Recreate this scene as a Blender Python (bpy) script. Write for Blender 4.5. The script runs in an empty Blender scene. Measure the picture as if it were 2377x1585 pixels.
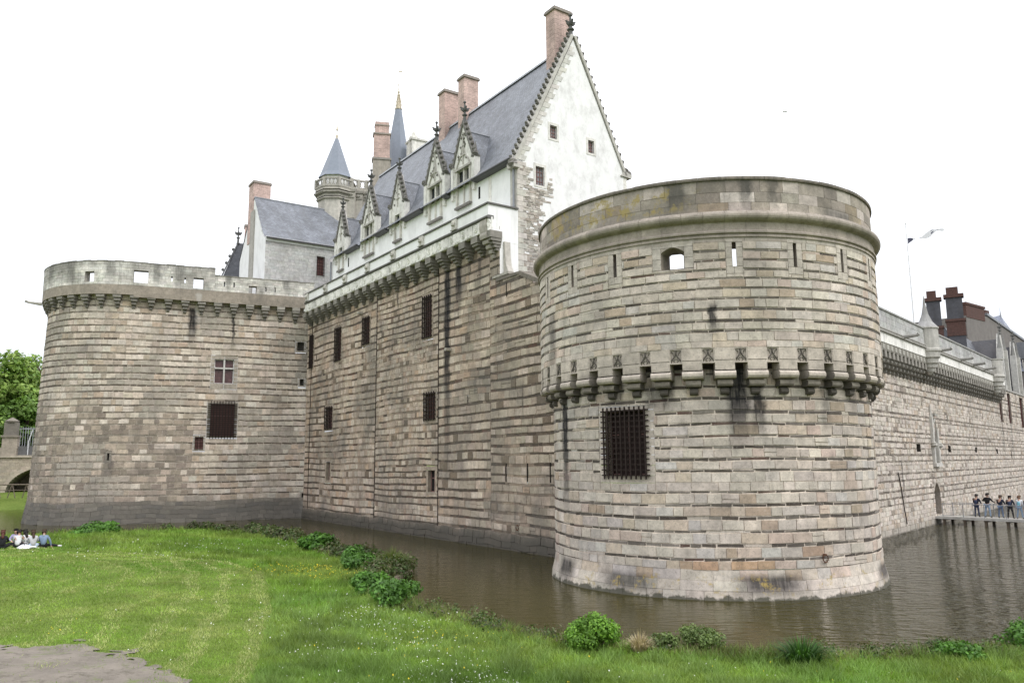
import bpy, math, random
import numpy as np
from math import sin, cos, pi, radians, sqrt, atan2, hypot
from mathutils import Vector, Matrix

# ------------------------------------------------------------------ camera, world, sun, exposure
SC = bpy.context.scene
COL = SC.collection
EYE = Vector((0.0, 0.0, 5.33))
cam_d = bpy.data.cameras.new('camera'); cam = bpy.data.objects.new('camera', cam_d); COL.objects.link(cam)
cam_d.sensor_width = 36.0; cam_d.lens = 36.0 * 1840.0 / 2377.0
cam_d.clip_start = 0.1; cam_d.clip_end = 4000
pitch, roll = 0.150, -0.009
cam.matrix_world = Matrix.Translation(EYE) @ Matrix.Rotation(pi / 2 + pitch, 4, 'X') @ Matrix.Rotation(roll, 4, 'Z')
SC.camera = cam

SUN_AZ, SUN_EL = radians(128), radians(48)
world = bpy.data.worlds.new('World'); SC.world = world; world.use_nodes = True
wn = world.node_tree; wn.nodes.clear()
w_out = wn.nodes.new('ShaderNodeOutputWorld'); w_bg = wn.nodes.new('ShaderNodeBackground')
w_sky = wn.nodes.new('ShaderNodeTexSky'); w_sky.sky_type = 'NISHITA'; w_sky.sun_disc = False
w_sky.sun_elevation = SUN_EL; w_sky.sun_rotation = SUN_AZ; w_sky.dust_density = 3.0
w_tc = wn.nodes.new('ShaderNodeTexCoord'); w_sep = wn.nodes.new('ShaderNodeSeparateXYZ')
w_ramp = wn.nodes.new('ShaderNodeValToRGB')          # overcast layer: paler and a little blue at the horizon
w_ramp.color_ramp.elements[0].position = 0.0; w_ramp.color_ramp.elements[0].color = (0.325, 0.35, 0.39, 1)
w_ramp.color_ramp.elements[1].position = 0.19; w_ramp.color_ramp.elements[1].color = (0.55, 0.565, 0.595, 1)
e = w_ramp.color_ramp.elements.new(0.7); e.color = (0.85, 0.855, 0.90, 1)
w_no = wn.nodes.new('ShaderNodeTexNoise'); w_no.inputs['Scale'].default_value = 2.2; w_no.inputs['Detail'].default_value = 5
w_mr = wn.nodes.new('ShaderNodeMapRange'); w_mr.inputs['To Min'].default_value = 17.5; w_mr.inputs['To Max'].default_value = 24.0
w_mul = wn.nodes.new('ShaderNodeVectorMath'); w_mul.operation = 'SCALE'
w_mix = wn.nodes.new('ShaderNodeMixRGB'); w_mix.inputs['Fac'].default_value = 0.93
L_ = wn.links.new
L_(w_tc.outputs['Generated'], w_sep.inputs[0]); L_(w_sep.outputs['Z'], w_ramp.inputs[0]); L_(w_tc.outputs['Generated'], w_no.inputs['Vector'])
L_(w_no.outputs['Fac'], w_mr.inputs['Value']); L_(w_ramp.outputs[0], w_mul.inputs[0]); L_(w_mr.outputs[0], w_mul.inputs['Scale'])
L_(w_sky.outputs[0], w_mix.inputs['Color1']); L_(w_mul.outputs[0], w_mix.inputs['Color2'])
L_(w_mix.outputs[0], w_bg.inputs['Color']); w_bg.inputs['Strength'].default_value = 0.12
L_(w_bg.outputs[0], w_out.inputs['Surface'])

sun_d = bpy.data.lights.new('sun', 'SUN'); sun = bpy.data.objects.new('sun', sun_d); COL.objects.link(sun)
sun_d.energy = 1.5; sun_d.angle = radians(25); sun_d.color = (1.0, 0.975, 0.95)
sd = Vector((cos(SUN_EL) * sin(SUN_AZ), cos(SUN_EL) * cos(SUN_AZ), sin(SUN_EL)))
sun.rotation_euler = sd.to_track_quat('Z', 'Y').to_euler(); sun.location = (40, -40, 60)
vs = SC.view_settings
vs.view_transform = 'Standard'; vs.look = 'None'; vs.gamma = 1.0; vs.exposure = 0.0; vs.use_curve_mapping = False

# ------------------------------------------------------------------ helpers: meshes
RNG = random.Random(7)

class MB:
    """collects faces, with a tint and a metre-uv per face, for one mesh object"""
    def __init__(s): s.v = []; s.f = []; s.m = []; s.t = []; s.uv = []; s.smooth = False
    def face(s, pts, t=(1, 1, 1), uv=None, m=0):
        b = len(s.v); s.v += [tuple(p) for p in pts]; s.f.append(tuple(range(b, b + len(pts))))
        s.m.append(m); s.t.append(t); s.uv.append(uv or [(0.0, 0.0)] * len(pts))
    def grid(s, P, t=(1, 1, 1), m=0, uv=None, closed=False):
        """P: list of rows of points; shared vertices"""
        b = len(s.v); nr, nc = len(P), len(P[0])
        for r in P: s.v += [tuple(p) for p in r]
        for i in range(nr - 1):
            for j in range(nc if closed else nc - 1):
                k = (j + 1) % nc
                s.f.append((b + i * nc + j, b + i * nc + k, b + (i + 1) * nc + k, b + (i + 1) * nc + j))
                s.m.append(m); s.t.append(t)
                s.uv.append([uv[i][j], uv[i][k], uv[i + 1][k], uv[i + 1][j]] if uv else [(0, 0)] * 4)
    def bx(s, fr, s0, s1, o0, o1, z0, z1, t=(1, 1, 1), m=0, n=1, skip=''):
        """box in a wall frame (along, out, up), split n times along"""
        for i in range(n):
            a, b = s0 + (s1 - s0) * i / n, s0 + (s1 - s0) * (i + 1) / n
            P = lambda x, y, z: fr(x, y, z)
            def q(c, tag):
                if tag in skip: return
                s.face([P(*k) for k in c], t, [(k[0] + k[1], k[2] + (k[1] if tag in 'tb' else 0)) for k in c], m)
            q([(a, o1, z0), (b, o1, z0), (b, o1, z1), (a, o1, z1)], 'f')
            q([(b, o0, z0), (a, o0, z0), (a, o0, z1), (b, o0, z1)], 'k')
            q([(a, o0, z1), (a, o1, z1), (b, o1, z1), (b, o0, z1)], 't')
            q([(a, o1, z0), (a, o0, z0), (b, o0, z0), (b, o1, z0)], 'b')
            if i == 0: q([(a, o0, z0), (a, o1, z0), (a, o1, z1), (a, o0, z1)], 'l')
            if i == n - 1: q([(b, o1, z0), (b, o0, z0), (b, o0, z1), (b, o1, z1)], 'r')
    def box(s, c, d, t=(1, 1, 1), m=0, rz=0.0):
        ca, sa = cos(rz), sin(rz)
        s.bx(lambda x, y, z: (c[0] + x * ca - y * sa, c[1] + x * sa + y * ca, c[2] + z), -d[0] / 2, d[0] / 2, -d[1] / 2, d[1] / 2, -d[2] / 2, d[2] / 2, t, m)
    def sweep(s, fr, prof, s0, s1, n, t=(1, 1, 1), m=0, cap=True):
        """profile of (out, up) swept along the frame"""
        S = [s0 + (s1 - s0) * i / n for i in range(n + 1)]
        acc = [0.0]
        for a, b in zip(prof, prof[1:]): acc.append(acc[-1] + hypot(b[0] - a[0], b[1] - a[1]))
        s.grid([[fr(x, o, z) for x in S] for o, z in prof], t, m, [[(x, prof[0][1] + a) for x in S] for a in acc])
        if cap:
            s.face([fr(s0, o, z) for o, z in prof], t, [(o, z) for o, z in prof], m)
            s.face([fr(s1, o, z) for o, z in reversed(prof)], t, [(o, z) for o, z in reversed(prof)], m)
    def prism(s, fr, poly, o0, o1, t=(1, 1, 1), m=0):
        """polygon of (along, up) made solid between two outs"""
        s.face([fr(x, o1, z) for x, z in poly], t, poly, m)
        s.face([fr(x, o0, z) for x, z in reversed(poly)], t, list(reversed(poly)), m)
        for (x, z), (x2, z2) in zip(poly, poly[1:] + poly[:1]):
            s.face([fr(x, o1, z), fr(x, o0, z), fr(x2, o0, z2), fr(x2, o1, z2)], t, [(x, z), (x + .1, z), (x2 + .1, z2), (x2, z2)], m)
    def lathe(s, c, prof, n=12, t=(1, 1, 1), m=0, a0=0.0, top=True):
        R = [[(c[0] + r * cos(a0 + 2 * pi * j / n), c[1] + r * sin(a0 + 2 * pi * j / n), c[2] + z) for j in range(n)] for r, z in prof]
        uv = [[(j * max(r, .01) * 2 * pi / n, c[2] + z) for j in range(n)] for r, z in prof]
        s.grid(R, t, m, uv, closed=True)
        if top: s.face(R[-1], t, None, m)
    def tube(s, pts, rad, n=6, t=(1, 1, 1), m=0):
        pts = [Vector(p) for p in pts]; rings = []
        for i, p in enumerate(pts):
            d = (pts[min(i + 1, len(pts) - 1)] - pts[max(i - 1, 0)]).normalized()
            a = d.orthogonal().normalized() if abs(d.z) < .9 else d.cross(Vector((0, 1, 0))).normalized()
            b = d.cross(a); r = rad[i] if isinstance(rad, (list, tuple)) else rad
            rings.append([p + (a * cos(2 * pi * j / n) + b * sin(2 * pi * j / n)) * r for j in range(n)])
        s.grid(rings, t, m, None, closed=True); s.face(list(reversed(rings[0])), t, None, m); s.face(rings[-1], t, None, m)
    def blob(s, c, r, t=(1, 1, 1), m=0, rz=1.0):
        """small faceted lump"""
        P = [[(c[0] + r * k * cos(a + i * .5), c[1] + r * k * sin(a + i * .5), c[2] + r * rz * h) for a in [j * pi / 3 for j in range(6)]] for i, (k, h) in enumerate(((.35, -.9), (1, -.25), (.85, .45), (.3, .95)))]
        s.grid(P, t, m, None, closed=True); s.face(P[-1], t, None, m); s.face(list(reversed(P[0])), t, None, m)
    def build(s, name, mats, root=None, parent=None):
        off = Vector(root.location) if root is not None else Vector((0, 0, 0))
        me = bpy.data.meshes.new(name)
        V = np.array(s.v, dtype=np.float64).reshape(-1, 3) - np.array(off)
        me.from_pydata(V.tolist(), [], s.f)
        mats = mats if isinstance(mats, (list, tuple)) else [mats]
        for x in mats: me.materials.append(x)
        if len(mats) > 1: me.polygons.foreach_set('material_index', s.m)
        at = me.attributes.new('tint', 'FLOAT_COLOR', 'FACE')
        at.data.foreach_set('color', np.array([(*t, 1.0) for t in s.t], dtype=np.float32).ravel())
        ul = me.uv_layers.new(name='uv')
        ul.data.foreach_set('uv', np.array([c for f in s.uv for c in f], dtype=np.float32).ravel())
        if s.smooth: me.polygons.foreach_set('use_smooth', [True] * len(s.f))
        me.update()
        o = bpy.data.objects.new(name, me); COL.objects.link(o)
        p = parent if parent is not None else root
        if p is not None: o.parent = p
        return o

def tag(o, label, cat, group=None):
    o['label'] = label; o['category'] = cat
    if group: o['group'] = group
    return o
def thing(name, label, cat, loc, group=None):
    o = bpy.data.objects.new(name, None); COL.objects.link(o); o.location = loc; o.empty_display_size = .2
    return tag(o, label, cat, group)
def setting(o, kind='structure'):
    o['kind'] = kind; return o
def place(src, name, root, M, parent=None):
    """a copy of a part that shares its mesh, put at world matrix M"""
    o = src.copy(); o.name = name; COL.objects.link(o); o.parent = parent or root
    o.matrix_local = Matrix.Translation(-Vector(root.location)) @ M
    return o
def arr_mesh(name, V, F, mat, tint=None):
    """numpy mesh; F is (n,k)"""
    me = bpy.data.meshes.new(name); n, k = F.shape
    me.vertices.add(len(V)); me.vertices.foreach_set('co', V.astype(np.float32).ravel())
    me.loops.add(n * k); me.loops.foreach_set('vertex_index', F.astype(np.int32).ravel())
    me.polygons.add(n); me.polygons.foreach_set('loop_start', np.arange(0, n * k, k, dtype=np.int32))
    me.update(calc_edges=True); me.materials.append(mat)
    if tint is not None:
        at = me.attributes.new('tint', 'FLOAT_COLOR', 'FACE')
        at.data.foreach_set('color', np.concatenate([tint, np.ones((n, 1))], 1).astype(np.float32).ravel())
    o = bpy.data.objects.new(name, me); COL.objects.link(o)
    return o

# wall frames: (along, out, up) -> world
class Lin:
    def __init__(s, C, u, n):
        s.C = Vector((*C, 0)); s.u = Vector((*u, 0)).normalized(); s.n = Vector((*n, 0)); s.n = (s.n - s.u * s.n.dot(s.u)).normalized()
    def __call__(s, a, o, z): return s.C + s.u * a + s.n * o + Vector((0, 0, z))
class Cyl:
    """s = arc length at radius R, 0 facing a = 0 (towards -Y), growing to the right"""
    def __init__(s, C, R, flare=None): s.C = C; s.R = R; s.flare = flare
    def __call__(s, a, o, z):
        th = a / s.R; r = s.R + o + (s.flare(z) if s.flare else 0)
        return Vector((s.C[0] + r * sin(th), s.C[1] - r * cos(th), z))
class Horse:
    """straight flank of length a, then an arc of radius r, then a straight back"""
    def __init__(s, C, u, n, a, r, batter=0.0): s.l = Lin(C, u, n); s.a = a; s.r = r; s.b = batter
    def __call__(s, x, o, z):
        o = o - s.b * min(z, 20)
        if x <= s.a: return s.l(x, o, z)
        th = (x - s.a) / s.r; c = s.l(s.a, -s.r, z)
        if th > pi: c = c - s.l.u * (th - pi) * s.r; th = pi
        return c + (s.l.n * cos(th) + s.l.u * sin(th)) * (s.r + o)
def wavy(fr, amp=.03, f=.5, seed=0.0):
    """frame whose courses run slightly out of level"""
    return lambda s, o, z: fr(s, o, z + amp * (sin(s * f + z * .31 + seed) + .6 * sin(s * f * 2.7 + z * 1.3 + seed * 2)))
def fmat(fr, a, o, z):
    """world matrix with X along, -Y out, Z up"""
    p = fr(a, o, z); n = (fr(a, o + .1, z) - fr(a, o, z)); n.z = 0; n.normalize()
    x = Vector((-n.y, n.x, 0))                         # right-handed with -n as Y
    M = Matrix.Identity(4)
    for i, c in enumerate((x, -n, Vector((0, 0, 1)))): M[0][i], M[1][i], M[2][i] = c
    M.translation = p
    return M
LOC = lambda a, o, z: Vector((a, -o, z))               # frame used to model a part that will be placed with fmat

def subtract(r, holes):
    out = [r]
    for h in holes:
        nx = []
        for a, b, z0, z1 in out:
            if h[1] <= a or h[0] >= b or h[3] <= z0 or h[2] >= z1: nx.append((a, b, z0, z1)); continue
            if h[0] > a: nx.append((a, h[0], z0, z1))
            if h[1] < b: nx.append((h[1], b, z0, z1))
            m0, m1 = max(a, h[0]), min(b, h[1])
            if h[2] > z0: nx.append((m0, m1, z0, h[2]))
            if h[3] < z1: nx.append((m0, m1, h[3], z1))
        out = nx
    return out
def courses(z0, z1, light, dark, rng, pd=1.0):
    rows = []; z = z0
    while z < z1 - .05:
        h = rng.uniform(*light); rows.append((z, min(z + h, z1), 'l')); z += h
        if z < z1 - .1 and rng.random() < pd:
            h = rng.uniform(*dark); rows.append((z, min(z + h, z1), 'd')); z += h
    return rows
def masonry(mb, fr, s0, s1, rows, holes, rng, tint, ll=(.5, 1.1), dl=(.5, 1.3), gap=.018, relief=.018, cell=.35, curved=True, mortar=(.46, .43, .38), jit=.008, dgap=None, split=0.0):
    # mortar bed with the openings cut out
    cs = sorted(set([round(s0 + (s1 - s0) * i / max(1, int((s1 - s0) / (cell if curved else 6))), 4) for i in range(max(1, int((s1 - s0) / (cell if curved else 6))) + 1)] + [x for h in holes for x in h[:2] if s0 < x < s1]))
    zz0, zz1 = rows[0][0], rows[-1][1]
    nz = 1 if not curved else max(1, int((zz1 - zz0) / 1.0))
    cz = sorted(set([zz0 + (zz1 - zz0) * i / nz for i in range(nz + 1)] + [z for h in holes for z in h[2:4] if zz0 < z < zz1]))
    for a, b in zip(cs, cs[1:]):
        for c, d in zip(cz, cz[1:]):
            x, y = (a + b) / 2, (c + d) / 2
            if any(h[0] < x < h[1] and h[2] < y < h[3] for h in holes): continue
            q = [(a, c), (b, c), (b, d), (a, d)]
            mb.face([fr(p, -.02, r) for p, r in q], mortar, q)
    for z0, z1, kind in rows:
        s = s0 - rng.random() * .8
        hs = [h for h in holes if h[2] < z1 and h[3] > z0]
        while s < s1:
            l = rng.uniform(*(ll if kind == 'l' else dl)); a, b = max(s, s0), min(s + l, s1); s += l
            if b - a < .03: continue
            t0 = tint(kind, (a + b) / 2, (z0 + z1) / 2, rng)
            if t0 is None: continue
            if split and kind == 'l' and z1 - z0 > .28 and rng.random() < split:
                zm = z0 + (z1 - z0) * rng.uniform(.4, .6); parts = [(a, b, z0, zm), (a, b, zm, z1)]
            else: parts = [(a, b, z0, z1)]
            for ra, rb, rz0, rz1 in [q for p_ in parts for q in subtract(p_, hs)]:
                if rb - ra < .06 or rz1 - rz0 < .04: continue
                g = (dgap if dgap and kind == 'd' else gap) / 2; rel = rng.uniform(0, relief) if kind == 'l' else rng.uniform(-.014, .006)
                j = lambda k=jit: rng.uniform(-k, k)
                kz = jit * (1.6 if kind == 'd' else 1)
                A, B, C, D = (ra + g + j(), rz0 + g + j(kz)), (rb - g + j(), rz0 + g + j(kz)), (rb - g + j(), rz1 - g + j(kz)), (ra + g + j(), rz1 - g + j(kz))
                n = max(1, int((rb - ra) / .45 + .5)) if curved else 1
                lo = [(A[0] + (B[0] - A[0]) * i / n, A[1] + (B[1] - A[1]) * i / n) for i in range(n + 1)]
                hi = [(D[0] + (C[0] - D[0]) * i / n, D[1] + (C[1] - D[1]) * i / n) for i in range(n + 1)]
                for i in range(n):
                    q = [lo[i], lo[i + 1], hi[i + 1], hi[i]]
                    mb.face([fr(p, rel, r) for p, r in q], t0, q)
                loop = lo + hi[::-1]
                for p, q in zip(loop, loop[1:] + loop[:1]):
                    mb.face([fr(p[0], rel, p[1]), fr(p[0], -.03, p[1]), fr(q[0], -.03, q[1]), fr(q[0], rel, q[1])], t0, [p, p, q, q])
def reveal(mb, fr, h, depth, t=(.3, .27, .23), o=0.0, splay=0.0, drop=0.0):
    """sides of an opening; splay widens it inwards"""
    a, b, c, d = h; A, B, Dd = a - splay, b + splay, d - drop
    mb.face([fr(a, o, c), fr(a, o, d), fr(A, -depth, Dd), fr(A, -depth, c)], t, [(a, c), (a, d), (a + depth, d), (a + depth, c)])
    mb.face([fr(b, o, d), fr(b, o, c), fr(B, -depth, c), fr(B, -depth, Dd)], t, [(b, d), (b, c), (b + depth, c), (b + depth, d)])
    mb.face([fr(a, o, d), fr(b, o, d), fr(B, -depth, Dd), fr(A, -depth, Dd)], t, [(a, d), (b, d), (b, d + depth), (a, d + depth)])
    mb.face([fr(b, o, c), fr(a, o, c), fr(A, -depth, c), fr(B, -depth, c)], t, [(b, c), (a, c), (a, c + depth), (b, c + depth)])
def dressed(mb, fr, h, w, rng, tint, relief=.012, lintel=.35, sill=.2):
    """pale dressed blocks around an opening; returns the grown hole for the courses"""
    a, b, c, d = h; H = (a - w, b + w, c - sill, d + lintel)
    def blk(x0, x1, z0, z1):
        g = .007; o = rng.uniform(.004, relief); k = rng.uniform(.88, 1.08); t = tuple(x * k for x in tint)
        q = [(x0 + g, z0 + g), (x1 - g, z0 + g), (x1 - g, z1 - g), (x0 + g, z1 - g)]
        mb.face([fr(p, o, r) for p, r in q], t, q)
        for p, r in zip(q, q[1:] + q[:1]): mb.face([fr(p[0], o, p[1]), fr(p[0], -.03, p[1]), fr(r[0], -.03, r[1]), fr(r[0], o, r[1])], t, [p, p, r, r])
    z = c
    while z < d - .01:
        hh = min(rng.uniform(.32, .5), d - z)
        if d - z - hh < .15: hh = d - z
        blk(a - w, a, z, z + hh); blk(b, b + w, z, z + hh); z += hh
    m = (a + b) / 2
    for x0, x1 in ((a - w, m - .02), (m - .02, b + w)): blk(x0, x1, d, d + lintel); blk(x0, x1, c - sill, c)
    return H

# ------------------------------------------------------------------ helpers: materials
def new_mat(name):
    m = bpy.data.materials.new(name); m.use_nodes = True; nt = m.node_tree
    return m, nt, nt.nodes['Principled BSDF']
class NT:
    def __init__(s, nt): s.nt = nt
    def n(s, typ, ins=None, **kw):
        x = s.nt.nodes.new('ShaderNode' + typ)
        for k, v in kw.items(): setattr(x, k, v)
        for k, v in (ins or {}).items():
            if isinstance(v, bpy.types.NodeSocket): s.nt.links.new(v, x.inputs[k])
            else: x.inputs[k].default_value = v
        return x
    def math(s, op, a, b=0.0, clamp=False):
        return s.n('Math', {0: a, 1: b}, operation=op, use_clamp=clamp).outputs[0]
    def mix(s, f, a, b, mode='MIX'):
        return s.n('MixRGB', {'Fac': f, 'Color1': a, 'Color2': b}, blend_type=mode).outputs[0]
    def noise(s, vec, scale, detail=4, rough=.6):
        return s.n('TexNoise', {'Vector': vec, 'Scale': scale, 'Detail': detail, 'Roughness': rough}).outputs['Fac']
    def ramp(s, v, a, b, to=(0, 1)):
        return s.n('MapRange', {'Value': v, 'From Min': a, 'From Max': b, 'To Min': to[0], 'To Max': to[1]}, clamp=True).outputs[0]
def c4(c): return (*c, 1.0)

def stone_mat(name, stains=(), plinth=None, lichen=None, grime=.45, rough_bump=.35, warm=None, top=None, hue=(1.075, .972, .915)):
    """masonry: tint per stone, mottling, long rain streaks, black run-off stains of their own shape"""
    m, nt, b = new_mat(name); k = NT(nt)
    pos = k.n('NewGeometry').outputs['Position']; uv = k.n('UVMap', uv_map='uv').outputs[0]
    sep = k.n('SeparateXYZ', {0: uv}); S, Z = sep.outputs[0], sep.outputs[1]
    col = k.n('Attribute', attribute_name='tint').outputs['Color']
    n1 = k.noise(pos, 3.0, 5, .65); n2 = k.noise(pos, 14.0, 4, .7); n3 = k.noise(pos, .35, 3, .6)
    col = k.mix(1.0, col, k.n('CombineColor', {0: k.ramp(n1, .25, .75, (.68, 1.24)), 1: k.ramp(n1, .25, .75, (.68, 1.23)), 2: k.ramp(n1, .25, .75, (.67, 1.21))}).outputs[0], 'MULTIPLY')
    n4 = k.n('TexNoise', {'Vector': pos, 'Scale': 5.5, 'Detail': 6, 'Roughness': .72, 'Distortion': 2.2}).outputs['Fac']
    col = k.mix(1.0, col, c4(hue), 'MULTIPLY')
    col = k.mix(k.ramp(n4, .52, .64, (0, .38)), col, (.16, .145, .125, 1))
    col = k.mix(k.ramp(n4, .46, .30, (0, .30)), col, (.62, .59, .54, 1))
    col = k.mix(k.ramp(n2, .57, .72, (0, .45)), col, (.11, .10, .085, 1))
    col = k.mix(k.ramp(n3, .42, .7, (0, grime)), col, (.13, .12, .105, 1))
    st = k.n('CombineXYZ', {0: k.math('MULTIPLY', S, 1.7), 1: k.math('MULTIPLY', Z, .16)}).outputs[0]
    col = k.mix(k.math('MULTIPLY', k.ramp(k.noise(st, 1.0, 5, .7), .56, .78), grime), col, (.10, .095, .085, 1))
    if warm:
        col = k.mix(k.ramp(k.noise(pos, .9, 2), .6, .75, (0, .35)), col, c4(warm), 'MIX')
    wob = k.math('MULTIPLY', k.math('SUBTRACT', k.noise(pos, 1.3, 4, .7), .5), .7)
    fine = k.noise(k.n('CombineXYZ', {0: k.math('MULTIPLY', S, 6.0), 1: k.math('MULTIPLY', Z, .7)}).outputs[0], 1.0, 4, .7)
    for s0, w, zt, zb, amt, c in stains:
        d = k.math('ABSOLUTE', k.math('SUBTRACT', k.math('ADD', S, wob), s0))
        f = k.math('MULTIPLY', k.ramp(d, w * .45, w, (1, 0)), k.math('MULTIPLY', k.ramp(Z, zb, zb + (zt - zb) * .6), k.ramp(Z, zt, zt + .25, (1, 0))))
        f = k.math('MULTIPLY', f, k.ramp(fine, .25, .55, (.65, 1)))
        col = k.mix(k.math('MULTIPLY', f, amt), col, c4(c))
    if plinth:
        zt, c, amt = plinth
        f = k.ramp(k.math('ADD', Z, k.math('MULTIPLY', wob, 1.2)), zt * .55, zt * 1.15, (amt, 0))
        col = k.mix(f, col, c4(c))
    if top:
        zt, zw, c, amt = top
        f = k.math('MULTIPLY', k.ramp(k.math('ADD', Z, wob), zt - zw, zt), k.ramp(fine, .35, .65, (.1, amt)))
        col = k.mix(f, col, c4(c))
    if lichen:
        s0, s1, z0, z1, c, thr = lichen
        inb = k.math('MULTIPLY', k.math('MULTIPLY', k.ramp(S, s0, s0 + 2), k.ramp(S, s1 - 2, s1, (1, 0))), k.math('MULTIPLY', k.ramp(Z, z0, z0 + .2), k.ramp(Z, z1 - .3, z1, (1, 0))))
        f = k.math('MULTIPLY', inb, k.ramp(k.noise(pos, 1.9, 6, .75), thr, thr + .08))
        col = k.mix(k.math('MULTIPLY', f, .8), col, c4(c))
    nt.links.new(col, b.inputs['Base Color'])
    b.inputs['Roughness'].default_value = .9; b.inputs['Specular IOR Level'].default_value = .25
    h = k.math('ADD', k.math('MULTIPLY', n2, .6), k.math('MULTIPLY', k.noise(pos, 45.0, 3), .4))
    bp = k.n('Bump', {'Height': h, 'Strength': rough_bump, 'Distance': .03}).outputs[0]
    nt.links.new(bp, b.inputs['Normal'])
    return m
def plain_mat(name, c, rough=.7, var=.25, scale=4.0, dirt=None, dirt_amt=.5, metal=0.0, streak=False, bump=.15, tinted=False):
    m, nt, b = new_mat(name); k = NT(nt)
    pos = k.n('NewGeometry').outputs['Position']
    base = c4(c)
    if tinted: base = k.mix(1.0, k.n('Attribute', attribute_name='tint').outputs['Color'], c4(c), 'MULTIPLY')
    n = k.noise(pos, scale, 5, .65)
    v = k.ramp(n, .25, .75, (1 - var, 1 + var))
    col = k.mix(1.0, base, k.n('CombineColor', {0: v, 1: v, 2: v}).outputs[0], 'MULTIPLY')
    if dirt:
        sp = k.n('SeparateXYZ', {0: pos})
        vec = k.n('CombineXYZ', {0: k.math('MULTIPLY', k.math('ADD', sp.outputs[0], sp.outputs[1]), 1.6 if streak else .8), 1: k.math('MULTIPLY', sp.outputs[0], .7), 2: k.math('MULTIPLY', sp.outputs[2], .25 if streak else .8)}).outputs[0]
        col = k.mix(k.ramp(k.noise(vec, 1.0, 6, .72), .48, .74, (0, dirt_amt)), col, c4(dirt))
    nt.links.new(col, b.inputs['Base Color']); b.inputs['Roughness'].default_value = rough; b.inputs['Metallic'].default_value = metal
    b.inputs['Specular IOR Level'].default_value = .3
    if bump: nt.links.new(k.n('Bump', {'Height': k.noise(pos, scale * 6, 4), 'Strength': bump, 'Distance': .02}).outputs[0], b.inputs['Normal'])
    return m
def slate_mat(name, c, bw=.24, rh=.16, ms=.012, mort=.45, rough=.48):
    """rows of slates (or bricks) from the metre-uv"""
    m, nt, b = new_mat(name); k = NT(nt)
    uv = k.n('UVMap', uv_map='uv').outputs[0]; pos = k.n('NewGeometry').outputs['Position']
    br = k.n('TexBrick', {'Vector': uv, 'Color1': c4([x * .8 for x in c]), 'Color2': c4([x * 1.2 for x in c]), 'Mortar': c4([min(1, x * mort) for x in c]), 'Scale': 1.0, 'Mortar Size': ms, 'Mortar Smooth': .3, 'Bias': 0.0, 'Brick Width': bw, 'Row Height': rh})
    n = k.noise(pos, .7, 5, .7); v = k.ramp(n, .3, .7, (.68, 1.28)); w = k.ramp(k.noise(pos, 9, 3, .7), .3, .75, (.8, 1.25))
    col = k.mix(1.0, br.outputs['Color'], k.n('CombineColor', {0: v, 1: v, 2: v}).outputs[0], 'MULTIPLY')
    col = k.mix(1.0, col, k.n('CombineColor', {0: w, 1: w, 2: w}).outputs[0], 'MULTIPLY')
    nt.links.new(col, b.inputs['Base Color']); b.inputs['Roughness'].default_value = rough; b.inputs['Specular IOR Level'].default_value = .4
    st = k.n('CombineXYZ', {0: k.math('MULTIPLY', k.n('SeparateXYZ', {0: uv}).outputs[0], 1.3), 1: k.math('MULTIPLY', k.n('SeparateXYZ', {0: uv}).outputs[1], .18)}).outputs[0]
    col2 = k.mix(k.ramp(k.noise(st, 1.0, 5, .75), .5, .75, (0, .4)), col, (.10, .10, .09, 1)); nt.links.new(col2, b.inputs['Base Color'])
    nt.links.new(k.n('Bump', {'Height': br.outputs['Fac'], 'Strength': .3, 'Distance': -.02}).outputs[0], b.inputs['Normal'])
    return m
def leaf_mat(name, trans=.25, rough=.55):
    m, nt, b = new_mat(name); k = NT(nt)
    col = k.n('Attribute', attribute_name='tint').outputs['Color']
    nt.links.new(col, b.inputs['Base Color']); b.inputs['Roughness'].default_value = rough; b.inputs['Specular IOR Level'].default_value = .3
    tr = k.n('BsdfTranslucent', {'Color': k.mix(1.0, col, (1.25, 1.3, .7, 1), 'MULTIPLY')})
    mx = k.n('MixShader', {0: trans, 1: b.outputs[0], 2: tr.outputs[0]})
    nt.links.new(mx.outputs[0], nt.nodes['Material Output'].inputs['Surface'])
    return m

DK = (.02, .02, .022); GREY = (.05, .048, .045)
M_slate = slate_mat('blue_grey_slate', (.180, .192, .215))
M_slate2 = slate_mat('dark_slate', (.10, .105, .12))
M_plaster = plain_mat('white_limewash', (.84, .84, .825), .85, .06, 1.2, (.40, .39, .37), .4, streak=True, bump=.1)
M_gable = plain_mat('white_gable_limewash', (.82, .815, .805), .85, .07, 1.0, (.40, .385, .37), .6, bump=.1)
M_tuff = plain_mat('pale_carved_stone', (.95, .935, .905), .85, .22, 3.0, (.16, .15, .14), .55, streak=True, bump=.4, tinted=True)
M_dkstone = plain_mat('dark_weathered_stone', (.13, .125, .115), .9, .4, 4.0, (.05, .05, .05), .6, bump=.4, tinted=True)
M_brickpink = slate_mat('pale_pink_brick', (.47, .345, .305), .5, .15, .03, 1.22, .85)
M_redbrick = plain_mat('dark_red_brick', (.095, .052, .043), .85, .4, 7.0, (.07, .05, .045), .6)
M_iron = plain_mat('rusty_iron', (.024, .015, .012), .8, .5, 20)
M_rust = plain_mat('rust_brown_iron', (.10, .045, .025), .8, .4, 20)
M_shutter = plain_mat('dark_red_wood', (.10, .042, .037), .6, .4, 5)
M_void = plain_mat('unlit_interior', (.012, .011, .010), .95, .3, 3)
M_glasspale = plain_mat('grey_leaded_glass', (.20, .20, .21), .2, .3, 8, bump=.05)
M_glass = plain_mat('dark_leaded_glass', (.06, .065, .075), .15, .4, 8, bump=.05)
M_redframe = plain_mat('brownish_red_window_paint', (.20, .11, .10), .6, .25, 8)
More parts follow.
